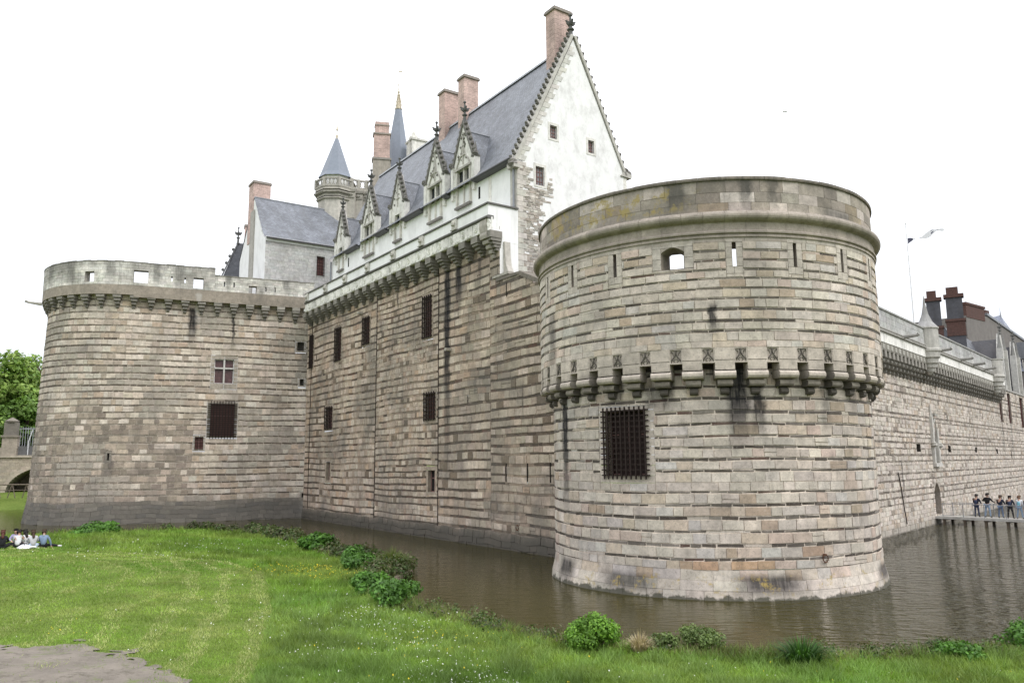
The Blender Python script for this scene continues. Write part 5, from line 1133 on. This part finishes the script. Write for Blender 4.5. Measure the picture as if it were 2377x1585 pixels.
def standing(lean=.1, spread=.1, arms='rail', look=(0, 1, -.2), k=1.0):
    J = dict(pel=(0, 0, .95), chest=(0, lean, 1.32), neck=(0, lean + .03, 1.50), head=(0, lean + .08, 1.64), look=look)
    for s_, sg in (('l', -1), ('r', 1)):
        J['hi' + s_] = (sg * .09, 0, .90); J['kn' + s_] = (sg * (.09 + spread * .4), .02, .50); J['an' + s_] = (sg * (.09 + spread * .7), -.03, .09); J['to' + s_] = (sg * (.10 + spread * .8), .13, .04); J['sh' + s_] = (sg * .19, lean, 1.41)
        if arms == 'rail': J['el' + s_] = (sg * .27, lean + .08, 1.14); J['ha' + s_] = (sg * .2, lean + .32, 1.08)
        elif arms == 'down': J['el' + s_] = (sg * .26, lean - .04, 1.12); J['ha' + s_] = (sg * .25, lean + .08, .88)
        else: J['el' + s_] = (sg * .36, lean - .02, 1.2); J['ha' + s_] = (sg * .16, lean + .2, 1.2) if s_ == 'l' else (.5, lean + .1, 1.12)
    return {a: (tuple(x * k for x in v) if a != 'look' else v) for a, v in J.items()}
far = atan2(BF.n.y * -1, BF.n.x * -1)                           # facing away from the camera, over the far rail
G1 = 'people leaning on the footbridge rail'
PB = [(.62, .0, 'navy', 'dark_blue', 'black', 'person in a dark navy jacket and navy trousers, first from the arched door', 'rail', 1.0, (.1, 1, -.2)),
      (1.42, .05, 'black', 'pale_jeans', 'black', 'tall person in a black top and pale jeans with elbows spread', 'wide', 1.06, (.5, 1, 0)),
      (2.32, .0, 'navy', 'jeans', 'brown', 'person in a navy jacket and mid blue jeans, third along the footbridge rail', 'rail', .98, (-.2, 1, -.2)),
      (3.0, .05, 'navy', 'black', 'black', 'person in a navy jacket and black trousers standing on the footbridge', 'rail', .97, (0, 1, -.2)),
      (3.62, .0, 'white', 'pale_jeans', 'light_brown', 'person in a white top and pale jeans carrying a light blue bag', 'down', .98, (.3, 1, 0)),
      (4.18, .05, 'navy', 'black', 'brown', 'person in a dark jacket at the right edge of the photo on the footbridge', 'rail', .93, (0, 1, -.3))]
for s, do, top, low, hair, lab, arms, k_, look in PB:
    p = BF(s, -.95 + do, .655); R_, W = person(lab, G1, tuple(p), far + RNG.uniform(-.25, .25), standing(.08, RNG.uniform(.05, .16), arms, look, k_), top, low, hair)
    if top == 'white' or (s in (.62, 3.0)):
        c = 'teal' if top == 'white' else 'dark_blue'
        v = [(W((.0, -.11, 1.0 * k_)), (.13, .07)), (W((0, -.12, 1.2 * k_)), (.14, .08)), (W((0, -.07, 1.37 * k_)), (.11, .06))]
        root = thing('backpack', {'white': 'light blue backpack worn by the person in the white top'}.get(top, 'dark blue backpack on the first person from the arched door' if s < 1 else 'dark blue backpack on the black trousered person on the footbridge'), 'backpack', tuple(W((0, -.12, 1.0))))
        skin_obj('pack', v, [(0, 1), (1, 2)], CL[c], root)
        skin_obj('pocket', [(W((0, -.2, 1.0 * k_)), (.09, .04)), (W((0, -.2, 1.12 * k_)), (.085, .035))], [(0, 1)], CL[c], root)
def sitting(kind, look=(0, 1, -.25)):
    J = dict(pel=(0, 0, .12), chest=(0, .06, .50), neck=(0, .12, .68), head=(0, .17, .81), look=look)
    for s_, sg in (('l', -1), ('r', 1)):
        J['hi' + s_] = (sg * .1, .05, .12); J['sh' + s_] = (sg * .18, .08, .59); J['el' + s_] = (sg * .27, .2, .38); J['ha' + s_] = (sg * .14, .40, .32)
        if kind == 'cross': J['kn' + s_] = (sg * .34, .33, .17); J['an' + s_] = (-sg * .08, .40, .07); J['to' + s_] = (-sg * .2, .44, .05)
        elif kind == 'knees': J['kn' + s_] = (sg * .12, .42, .45); J['an' + s_] = (sg * .12, .55, .07); J['to' + s_] = (sg * .13, .72, .04)
        elif kind == 'side': J['kn' + s_] = (.34, .26 + sg * .08, .12); J['an' + s_] = (.72, .10 + sg * .07, .07); J['to' + s_] = (.90, .06 + sg * .08, .05)
    if kind == 'side': J['har'] = (.38, .12, .06); J['elr'] = (.32, .1, .33)
    return J
G2 = 'people picnicking on the lawn'
SE = [(-26.8, 42.6, 2.1, 'cross', 'black', 'black', 'auburn', True, 'person with long auburn hair and dark clothes cut off by the photo edge', None, None),
      (-27.75, 45.3, -1.2, 'cross', 'lilac', 'black', 'black', False, 'dark haired person in a lilac top facing the camera', None, None),
      (-26.56, 43.53, 1.75, 'cross', 'white', 'black', 'black', False, 'person seated with white shirt back to the camera and dark trousers', None, None),
      (-26.75, 44.6, 2.6, 'knees', 'white', 'black', 'black', True, 'person in a white top with long black hair in the middle of the circle', None, None),
      (-25.95, 43.9, 2.3, 'cross', 'grey', 'pale_blue', 'brown', True, 'person with long brown hair and a pale grey top', None, None),
      (-25.75, 44.5, 2.0, 'side', 'denim', 'black', 'brown', False, 'person in a denim jacket with legs stretched out to the right', M_shoew, 'grey')]
for x, y, fa, kind, top, low, hair, lh, lab, shoe, hood in SE:
    person(lab, G2, (x, y, gh(x, y) - .01), fa, sitting(kind), top, low, hair, lh, shoe, hood)
mb = MB(); x, y = -26.0, 43.2; z = gh(x, y)
P = [[(x + .42 * r * cos(a) * (1 + .2 * sin(a * 3)), y + .22 * r * sin(a), z + .02 + .17 * (1 - r * r) * (1 + .3 * sin(a * 2 + 1))) for a in [j * pi / 8 for j in range(16)]] for r in (1, .85, .6, .3, .05)]
mb.grid(P, (1, 1, 1), 0, None, closed=True); mb.tube([(x + .3, y, z + .06), (x + .5, y - .02, z + .1), (x + .66, y - .02, z + .08)], [.08, .06, .05], 6); mb.smooth = True
tag(mb.build('cloth_bag', CL['white']), 'crumpled white bag lying on the grass beside the seated group', 'bag')

# ------------------------------------------------------------------ stone bridge, fence and trees at the far left
FS = Lin((-69.6, 108.2), (.94, .34), (.34, -.94))
SB = thing('stone_bridge', 'old stone bridge with wide arch and pillar at the left edge of the photo', 'bridge', FS(6, -2, 0))
rng = random.Random(51); mb = MB()
arch = [(6.1 + 5.0 * -cos(a), 1.6 + 3.6 * sin(a)) for a in [pi * i / 30 for i in range(31)]]
hz = [(x, y) for x, y in arch]
stripH = []
for (xa, za), (xb, zb) in zip(hz, hz[1:]): stripH.append((xa, xb, -2, (za + zb) / 2))
stripH += [(-12 + xa - 1.0, -12 + xb - 1.0, -2, z) for xa, xb, _, z in stripH]
masonry(mb, FS, -24, 22, [(-1 + i * .42, -.58 + i * .42, 'l') for i in range(18)], stripH, rng, lambda kk, s, z, r: vary((.40, .365, .31), r, .12), (.4, .9), gap=.02, relief=.02, curved=False, mortar=(.36, .33, .28))
for x0 in (0, -13.0):
    pts = [(x + x0, z) for x, z in [(arch[0][0], -1)] + arch + [(arch[-1][0], -1)]]
    for (xa, za), (xb, zb) in zip(pts, pts[1:]): mb.face([FS(xa, 0, za), FS(xb, 0, zb), FS(xb, -6, zb), FS(xa, -6, za)], (.34, .31, .27))
for x0 in (0, -13.0):
    ring = [(6.1 + x0 - q * cos(a), 1.6 + q * .72 * sin(a)) for q, a in [(5.0, pi * i / 30) for i in range(31)]]; ro = [(6.1 + x0 - 5.5 * cos(a), 1.6 + 4.1 * sin(a)) for a in [pi * i / 30 for i in range(31)]]
    for (p_, q_), (p2, q2) in zip(zip(ring, ro), zip(ring[1:], ro[1:])): mb.prism(FS, [p_, q_, q2, p2], -.3, .05, vary((.44, .405, .35), rng, .12))
mb.bx(FS, -24, 22, -6.3, -6, -1, 6.4, (.3, .28, .24)); mb.build('arch_wall', M_R, SB)
mb = MB(); mb.bx(FS, -24, 22, -6, .25, 6.45, 6.75, (.42, .39, .34)); mb.bx(FS, -24, .4, -.4, .05, 6.75, 7.8, (.40, .37, .32)); mb.build('deck', M_R, SB)
mb = MB(); mb.bx(FS, 0.3, 2.1, -1.2, .15, 6.75, 9.2, (.36, .33, .29)); mb.bx(FS, .15, 2.25, -1.4, .35, 9.2, 9.45, (.25, .235, .21)); mb.bx(FS, .4, 2.0, -1.1, .05, 9.45, 11.2, (.17, .165, .15)); mb.lathe(FS(1.2, -.5, 11.2), [(.8, 0), (.9, .2), (.4, .5), (.05, .7)], 8, (.2, .19, .17)); mb.build('pillar', M_R, SB)
mb = MB(); mb.bx(FS, 2.2, 20, -.45, -.3, 6.75, 8.0, (.13, .13, .13))
for i in range(42): s = 2.3 + i * .3; mb.bx(FS, s, s + .06, -.4, -.34, 8.0, 10.6, (.32, .33, .36))
mb.bx(FS, 2.2, 16, -.42, -.33, 10.3, 10.42, (.32, .33, .36)); mb.tube([FS(3.4, -.1, 6.8), FS(3.4, -.1, 8.6), FS(3.8, -.1, 10.2)], .07, 5, (.6, .6, .62)); mb.build('railing', M_corb, SB)
mb = MB(); x0, y0 = FS(3.2, 6.0, 0).x, FS(3.2, 6.0, 0).y; z0 = 1.45
for dx in (-1.9, 1.9, 0):
    for sg in (-1, 1): mb.tube([(x0 + dx + sg * .5, y0, z0 - .2), (x0 + dx, y0, z0 + 1.6)], .07, 4)
mb.tube([(x0 - 2.2, y0, z0 + 1.5), (x0 + 2.2, y0, z0 + 1.5)], .09, 5); mb.tube([(x0 - 2.2, y0, z0 + .8), (x0 + 2.2, y0, z0 + .8)], .05, 5)
tag(mb.build('timber_trestle', M_wood), 'dark timber trestle barrier on the far bank in front of the stone arch', 'barrier')

def leaf_cloud(blobs, n, size, cols, rng, outw=.6, shell=.45, flat=0.0, aspect=1.0):
    """quads scattered through ellipsoids (x, y, z, rx, ry, rz): returns verts, faces, tints"""
    B = np.array(blobs); w = (B[:, 3] * B[:, 5]) ** 1.0; bi = rng.choice(len(B), n, p=w / w.sum()); b_ = B[bi]
    d = rng.normal(size=(n, 3)); d /= np.linalg.norm(d, axis=1)[:, None]
    r = 1 - shell * rng.rand(n) ** 1.6; r *= 1 + .16 * np.sin(d[:, 0] * 7 + bi) * np.cos(d[:, 2] * 6 + bi * 2)
    c = b_[:, :3] + d * b_[:, 3:6] * r[:, None]
    nrm = d * outw + rng.normal(size=(n, 3)) * (1 - outw) * .8 + np.array([0, 0, .25]); nrm /= np.linalg.norm(nrm, axis=1)[:, None]
    a = np.cross(nrm, rng.normal(size=(n, 3))); a /= np.linalg.norm(a, axis=1)[:, None]; b2 = np.cross(nrm, a)
    s = (size * (.6 + .8 * rng.rand(n)))[:, None]
    V = np.stack([c - a * s, c + b2 * s * .55 * aspect, c + a * s, c - b2 * s * .55 * aspect], 1).reshape(-1, 3); F = np.arange(4 * n).reshape(n, 4)
    C = np.array(cols)[rng.randint(len(cols), size=n)] * (.75 + .5 * rng.rand(n))[:, None]
    C = C * (.8 + .4 * np.sin(bi * 2.4)[:, None] * .5 + .1)
    return V, F, np.clip(C, .003, 1)
def cloud_obj(name, blobs, n, size, cols, seed, root=None, mat=None, **kw):
    V, F, C = leaf_cloud(blobs, n, size, cols, np.random.RandomState(seed), **kw)
    if root is not None: V = V - np.array(root.location)
    o = arr_mesh(name, V, F, mat or M_leaf, C)
    if root is not None: o.parent = root
    return o
def tree(label, x, y, z, h, w, seed, cols, n=7000, group=None):
    R_ = thing('broadleaf_tree', label, 'tree', (x, y, z), group); r = np.random.RandomState(seed); mb = MB()
    mb.tube([(x, y, z - .5), (x + .1, y, z + h * .25), (x - .1, y + .1, z + h * .5), (x, y, z + h * .8)], [w * .055, w * .045, w * .03, .05], 8)
    bl = []
    for i in range(26):
        a, f = r.rand() * 2 * pi, r.rand(); rr = w * .5 * (.25 + .75 * r.rand() ** .5) * (1 - .55 * f); zz_ = z + h * (.28 + .64 * f); cx, cy = x + rr * cos(a), y + rr * sin(a)
        s_ = w * (.10 + .09 * r.rand()); bl.append((cx, cy, zz_, s_ * 1.15, s_ * 1.15, s_ * .95))
        if i % 2 == 0: mb.tube([(x, y, zz_ - h * .18), (x + (cx - x) * .5, y + (cy - y) * .5, zz_ - h * .06), (cx, cy, zz_)], [w * .02, w * .013, .03], 5)
    mb.build('trunk', M_bark, R_)
    cloud_obj('crown', bl, n, .34, cols, seed + 1, R_)
GRN = [(.22, .35, .07), (.28, .41, .09), (.165, .29, .055), (.33, .45, .12)]
DGR = [(.09, .16, .03), (.12, .20, .04), (.14, .25, .05)]
GT = 'trees beyond the stone bridge'
def az_xy(a, D): return D * sin(radians(a)), D * cos(radians(a))
for a, D, h, w, s_, cols, lab in ((-32.25, 142, 19.5, 10, 1, GRN, 'tallest bright green spring tree above the stone bridge'), (-30.6, 146, 20.5, 11, 2, GRN, 'light green tree half hidden behind the grey tower'), (-34.2, 140, 19.0, 11, 3, GRN, 'light green tree cut off by the left edge of the photo'), (-31.4, 138, 11.5, 11, 4, DGR, 'lower dark green tree just behind the bridge fence'), (-33.6, 139, 11.5, 11, 5, DGR, 'dark green tree behind the bridge pillar at the photo edge')):
    x, y = az_xy(a, D); tree(lab, x, y, 3.5, h, w, s_, cols, group=GT)

# ------------------------------------------------------------------ bushes and clumps along the waterline
def bush(name, label, cat, x, y, w, h, seed, cols, n=1600, size=.07, d=None, group=None, zoff=0.0):
    z = max(.05, gh(x, y)) + zoff; R_ = thing(name, label, cat, (x, y, z), group); r = np.random.RandomState(seed); d = d or w; bl = []; mb = MB()
    for i in range(12):
        a = r.rand() * 2 * pi; rr = (.15 + .33 * r.rand()); hh = (.25 + .6 * r.rand()) * (1.05 - rr); k_ = .14 + .12 * r.rand()
        bl.append((x + w * rr * cos(a), y + d * rr * sin(a), z + h * hh, w * k_, d * k_, h * k_ * 1.15))
        mb.tube([(x + w * .1 * cos(a), y + d * .1 * sin(a), z - .1), (x + w * rr * .8 * cos(a), y + d * rr * .8 * sin(a), z + h * hh)], [.02, .008], 4)
    bl.append((x, y, z + h * .4, w * .3, d * .3, h * .45)); mb.build('stem', M_bark, R_)
    cloud_obj('foliage', bl, n, size, cols, seed + 50, R_); return R_
def blades(name, label, cat, x, y, w, h, seed, cols, n=260, wid=.02, droop=.6, mat=None):
    z = max(.02, gh(x, y)) - .03; r = np.random.RandomState(seed); V = []; F = []; C = []
    for i in range(n):
        a = r.rand() * 2 * pi; q = r.rand() ** .5; bx_, by_ = x + w * .22 * q * cos(a), y + w * .22 * q * sin(a); L = h * (.65 + .5 * r.rand()); out = w * .5 * q * (.5 + r.rand() * .7); sx, sy = -sin(a) * wid, cos(a) * wid; b0 = len(V); c = np.array(cols[r.randint(len(cols))]) * (.7 + .6 * r.rand())
        for f in (0, .4, .75, 1.0):
            px, py, pz = bx_ + out * f ** 1.6 * cos(a), by_ + out * f ** 1.6 * sin(a), z + L * (f - droop * f ** 3 * q * .8); k_ = 1.02 - f
            V += [(px - sx * k_, py - sy * k_, pz), (px + sx * k_, py + sy * k_, pz)]
        for j in range(3): F.append((b0 + 2 * j, b0 + 2 * j + 1, b0 + 2 * j + 3, b0 + 2 * j + 2)); C.append(c)
    o = arr_mesh(name, np.array(V), np.array(F), mat or M_grass, np.array(C)); return tag(o, label, cat)
BG = [(.085, .20, .026), (.11, .25, .036), (.06, .15, .02)]; BD = [(.07, .16, .028), (.09, .20, .036), (.11, .24, .04)]; BY = [(.14, .29, .032), (.18, .34, .04), (.105, .225, .026)]; BO = [(.14, .20, .06), (.18, .24, .08), (.105, .165, .045)]
def at_px(x, y, z=.45):
    """ground point measured on the photograph, kept as plain numbers"""
    return x, y
bush('bush', 'wide low green bush on the lawn edge in front of the grey left tower', 'bush', -31.1, 60.3, 3.2, 1.15, 1, BG, 2600, .13)
bush('bush', 'dark leafy bush at the water edge near the corner of the curtain wall', 'bush', -12.0, 49.5, 2.3, 1.3, 2, BG, 2200, .11)
bush('bush', 'tall leafy bush left of the drooping sedge tussock', 'bush', -8.0, 41.6, 1.4, 1.2, 3, BD, 2000, .085)
bush('bush', 'dense bush on the bank between sedge tussock and double bush', 'bush', -7.1, 37.6, 1.3, 1.0, 4, BD, 1800, .08)
bush('bush', 'light green half of the double bush where the bank turns', 'bush', -5.4, 30.6, 1.4, .9, 5, BG, 2200, .075)
bush('bush', 'dark rounded half of the double bush nearest the water', 'bush', -4.05, 28.0, 1.5, 1.05, 6, BD, 2400, .07)
bush('bush', 'vivid green pointed bush on the near bank left of the round tower foot', 'bush', 2.05, 21.3, 1.25, 1.1, 7, BY, 5600, .042)
bush('bush', 'small pale olive round bush on the near bank below the tower', 'bush', 4.75, 21.05, 1.0, .78, 8, BO, 2600, .035)
bush('bush', 'low dull green weed clump right of the pale dry tuft', 'bush', 3.85, 21.3, .7, .5, 9, BO, 900, .04)
bush('bush', 'far corner bush beside the water at right end of the lawn', 'bush', 12.75, 21.0, 1.1, .8, 11, BD, 1200, .05)
bush('bush', 'green weed mound at the right foreground bank', 'bush', 10.6, 19.7, .9, .5, 12, BG, 1500, .05)
blades('sedge_tussock', 'big drooping olive sedge tussock overhanging the moat', 'grass tussock', -5.9, 39.6, 1.9, 1.2, 3, [(.13, .17, .05), (.18, .20, .07), (.10, .145, .04)], 900, .022, .85)
blades('dry_grass_tuft', 'pale straw dry grass tuft on the near bank', 'grass tussock', 3.15, 20.95, .75, .62, 4, [(.50, .42, .30), (.42, .34, .22), (.36, .30, .19)], 380, .012, .8)
blades('dry_grass_tuft', 'small greyish dead grass tuft at the waterline below the tower', 'grass tussock', 6.15, 21.3, .9, .58, 14, [(.30, .26, .18), (.24, .21, .13)], 260, .012, .7)
blades('iris_clump', 'dark green clump of broad strap leaves on the near bank, right of the tower foot', 'plant', 6.75, 19.5, 1.5, .78, 5, [(.035, .09, .015), (.05, .125, .02), (.03, .075, .016)], 260, .028, .75)
blades('reed_clump', 'thin upright reed stems standing at the waterline left of the vivid bush', 'plant', -.15, 24.7, .9, .7, 6, [(.08, .14, .03), (.11, .17, .04)], 110, .012, .2)
mb = MB(); mb.tube([(-5.6, 35.0, .14), (-5.25, 36.6, .2), (-4.9, 38.6, .22)], .14, 7); mb.tube([(-5.15, 37.0, -.5), (-5.15, 37.0, .3)], .06, 5); tag(mb.build('bank_log', M_wood), 'weathered log edging the bank under the sedge tussock', 'log')

# ------------------------------------------------------------------ grass, flowers and undergrowth (uncountable)
R = np.random.RandomState(17)
n = 620000
Dg = 13.5 + (78 - 13.5) * R.rand(n) ** 2.1; az = np.radians(-34.5 + 69 * R.rand(n)); X, Y = Dg * np.sin(az), Dg * np.cos(az)
sd_ = shore_dist(X, Y); keep = (sd_ > .05) & ~(in_path(X + (vnoise(X, Y, 1.3, 5) - .5) * 1.1 + R.normal(size=n) * .42, Y + (vnoise(X, Y, 1.1, 6) - .5) * 1.1) & (R.rand(n) > .02 + .35 * (vnoise(X, Y, 1.0, 41) > .62))) & (Dg < 74)
X, Y, Dg, sd_ = X[keep], Y[keep], Dg[keep], sd_[keep]; n = len(X)
MOW = [(-34, 47.5), (-20, 44), (-14.2, 40.2), (-11.2, 36.5), (-9.8, 32.5), (-7.9, 26.9), (-6.6, 21.7), (-5.8, 18.7), (-4.6, 13)]
dm = np.full(n, 1e9); sgn = np.ones(n)
for (ax, ay), (bx_, by_) in zip(MOW, MOW[1:]):
    ex, ey = bx_ - ax, by_ - ay; L2 = ex * ex + ey * ey; t = np.clip(((X - ax) * ex + (Y - ay) * ey) / L2, 0, 1); d = np.hypot(X - ax - t * ex, Y - ay - t * ey); cr = ex * (Y - ay) - ey * (X - ax)
    u = d < dm; dm = np.where(u, d, dm); sgn = np.where(u, np.sign(cr), sgn)
mown = sgn < 0
wob = (vnoise(X, Y, .5, 9) - .5) * .7
line = mown & (np.abs(((dm + wob + .1) % 1.32) - .2) < .32) & (dm < 8) & (Y > 17) & (R.rand(n) < .6 * np.clip(1.25 - dm / 8, 0, 1) * (vnoise(X, Y, .3, 12) > .28))
patch = vnoise(X, Y, .28, 3); patch2 = vnoise(X, Y, 1.1, 4); p3 = vnoise(X, Y, 3.1, 8)
lush = np.clip((patch - .3) * 1.6, 0, 1)
c_dry = np.array([.34, .345, .14]); c_mid = np.array([.215, .31, .06]); c_lush = np.array([.135, .255, .032]); c_cool = np.array([.175, .28, .085])
C = c_mid * (1 - lush[:, None]) + c_lush * lush[:, None]
dryf = np.clip((patch2 * .6 + p3 * .4 - .5) * 2.4, 0, 1) * np.where(mown, .75, .22); C = C * (1 - dryf[:, None]) + c_dry * dryf[:, None]
near = (~mown) & (Y < 30) & (p3 > .5); C = np.where(near[:, None], C * .5 + c_cool * .5, C)
C = np.where(line[:, None], np.array([.37, .40, .17]), C)
bank = sd_ < 1.3; C = np.where((bank & (R.rand(n) < .45))[:, None], np.array([.19, .19, .08]), C)
C = C * (.75 + .5 * R.rand(n))[:, None] * (.58 + .5 * vnoise(X, Y, .75, 31) + .38 * vnoise(X, Y, 2.3, 33))[:, None]
h = np.where(mown, .05, .085 + .075 * np.clip(p3 * 1.6 - .4, 0, 1)) * (.6 + .8 * R.rand(n)) * (1 + Dg / 90); h = np.where(bank, h * np.where(Y > 26, 1.6, 1.15), h)
tuft = (~mown) & (vnoise(X, Y, .9, 21) > .70); h = np.where(tuft, h * 1.5, h); C = np.where(tuft[:, None], C * .8, C)
w = .008 * (Dg / 14) ** .9 * (.7 + .6 * R.rand(n)); a = R.rand(n) * 2 * np.pi; le = R.normal(size=(n, 2)) * (h * .55)[:, None]
Z = ground_h(X, Y) - .01
V = np.empty((n, 3, 3)); V[:, 0] = np.stack([X - np.cos(a) * w, Y - np.sin(a) * w, Z], 1); V[:, 1] = np.stack([X + np.cos(a) * w, Y + np.sin(a) * w, Z], 1); V[:, 2] = np.stack([X + le[:, 0], Y + le[:, 1], Z + h], 1)
setting(arr_mesh('grass', V.reshape(-1, 3), np.arange(3 * n).reshape(n, 3), M_grass, C), 'stuff')
def flowers(name, spots, n, size, cols, seed, zo=.1):
    r = np.random.RandomState(seed); S = np.array(spots); w_ = S[:, 3]; i = r.choice(len(S), n, p=w_ / w_.sum())
    x = S[i, 0] + r.normal(size=n) * S[i, 2]; y = S[i, 1] + r.normal(size=n) * S[i, 2] * 1.1; k_ = (shore_dist(x, y) > .3) & ~in_path(x, y); x, y = x[k_], y[k_]; n = len(x); z = ground_h(x, y) + zo * (.5 + .6 * r.rand(n)); s = size * (.7 + .6 * r.rand(n)) * (np.hypot(x, y) / 18) ** .6
    an = np.arange(5) * 2 * pi / 5; tx, ty = r.normal(size=n) * .5, r.normal(size=n) * .5 - .3
    V = np.stack([np.stack([x + s * np.cos(q), y + s * np.sin(q), z + s * (np.cos(q) * tx + np.sin(q) * -ty)], 1) for q in an], 1)
    C = np.array(cols)[r.randint(len(cols), size=n)]
    setting(arr_mesh(name, V.reshape(-1, 3), np.arange(5 * n).reshape(n, 5), M_grass, C), 'stuff')
flowers('daisies', [(-.6, 17.2, .55, 8), (-1.4, 18.6, .8, 6), (-2.6, 21.5, .8, 4), (-3.4, 24.5, .9, 4), (-4.6, 26.5, .7, 4), (-3, 16.2, 1.0, 3), (.6, 15.6, .9, 4), (-6, 24, 1.4, 3), (-4.8, 20.3, 1.0, 3), (-20, 46, 3.5, 5), (-27, 45, 4, 5), (-16, 44, 3, 3), (-8, 30, 2, 2), (4, 17, 2.5, 2), (-18, 52, 3, 3), (-14, 51, 2, 3), (8, 16, 2, 1), (-10, 20, 4, 3)], 1400, .0125, [(.8, .8, .78), (.75, .75, .72)], 31, .14)
flowers('buttercups', [(-8.6, 36.5, 1.5, 10), (-9.8, 37.5, 1.0, 6), (-2.4, 21.2, .9, 2), (-1.2, 22.4, .9, 1.5), (5, 18, 3, 1.5), (-11.8, 21, .9, 1.2), (0, 17, 1.5, 1)], 460, .0135, [(.70, .55, .03), (.62, .50, .04)], 32, .2)
# rough bank growth along the water
SHP = np.array(SH[4:30]); seg = np.diff(SHP, axis=0); Ls = np.hypot(seg[:, 0], seg[:, 1]); cs = np.concatenate([[0], np.cumsum(Ls)])
bl = []; r = np.random.RandomState(8)
for i in range(640):
    q = r.rand() * cs[-1]; j = min(np.searchsorted(cs, q) - 1, len(Ls) - 1); j = max(j, 0); p = SHP[j] + seg[j] * ((q - cs[j]) / Ls[j]); nrm = np.array([seg[j][1], -seg[j][0]]) / Ls[j]
    dd = .1 + 1.1 * r.rand() ** 1.3; p = p + nrm * dd
    if p[0] > 24 or (p[0] < -20 and r.rand() < .8): continue
    s = .14 + .22 * r.rand() ** 1.5; s *= 1.4 if p[1] > 35 else 1.0
    bl.append((p[0], p[1], max(0.05, gh(p[0], p[1])) + s * .5, s * 1.5, s * 1.5, s * (1.2 if p[1] > 30 else .9)))
V, F, C = leaf_cloud(bl, 42000, .045, [(.06, .105, .022), (.085, .13, .035), (.12, .13, .06), (.045, .085, .018), (.15, .14, .08)], np.random.RandomState(3), shell=.8)
dd = np.hypot(V[:, 0], V[:, 1]).reshape(-1, 4).mean(1); cen = V.reshape(-1, 4, 3).mean(1, keepdims=True); V = (cen + (V.reshape(-1, 4, 3) - cen) * np.clip(dd / 24, .8, 2.2)[:, None, None]).reshape(-1, 3)
setting(arr_mesh('undergrowth', V, F, M_leaf, C), 'stuff')
# tall uncut grass and weed stems leaning over the water
nb = 30000; q = R.rand(nb) * cs[-1]; j = np.clip(np.searchsorted(cs, q) - 1, 0, len(Ls) - 1); f = ((q - cs[j]) / Ls[j])[:, None]
P = SHP[j] + seg[j] * f + np.stack([seg[j][:, 1], -seg[j][:, 0]], 1) / Ls[j][:, None] * (-.05 + .95 * R.rand(nb) ** 1.4)[:, None]
cl = vnoise(P[:, 0], P[:, 1], .8, 51); kp = (R.rand(nb) < cl * 1.5 - .25) & (P[:, 0] < 24) & ((P[:, 0] > -20) | (R.rand(nb) < .25)); P = P[kp]; cl = cl[kp]; nb = len(P)
h = (.10 + .38 * R.rand(nb) ** 1.5) * (.5 + cl); a = R.rand(nb) * 2 * np.pi; w = .007 * (np.hypot(P[:, 0], P[:, 1]) / 18) ** .8; le = R.normal(size=(nb, 2)) * (h * .4)[:, None]; Z = ground_h(P[:, 0], P[:, 1]) - .02
V = np.empty((nb, 3, 3)); V[:, 0] = np.stack([P[:, 0] - np.cos(a) * w, P[:, 1] - np.sin(a) * w, Z], 1); V[:, 1] = np.stack([P[:, 0] + np.cos(a) * w, P[:, 1] + np.sin(a) * w, Z], 1); V[:, 2] = np.stack([P[:, 0] + le[:, 0], P[:, 1] + le[:, 1], Z + h], 1)
C = np.array([(.15, .19, .06), (.22, .24, .10), (.30, .27, .15), (.11, .17, .035), (.13, .22, .05)])[R.randint(5, size=nb)] * (.7 + .6 * R.rand(nb))[:, None]
setting(arr_mesh('bank_grass', V.reshape(-1, 3), np.arange(3 * nb).reshape(nb, 3), M_grass, C), 'stuff')
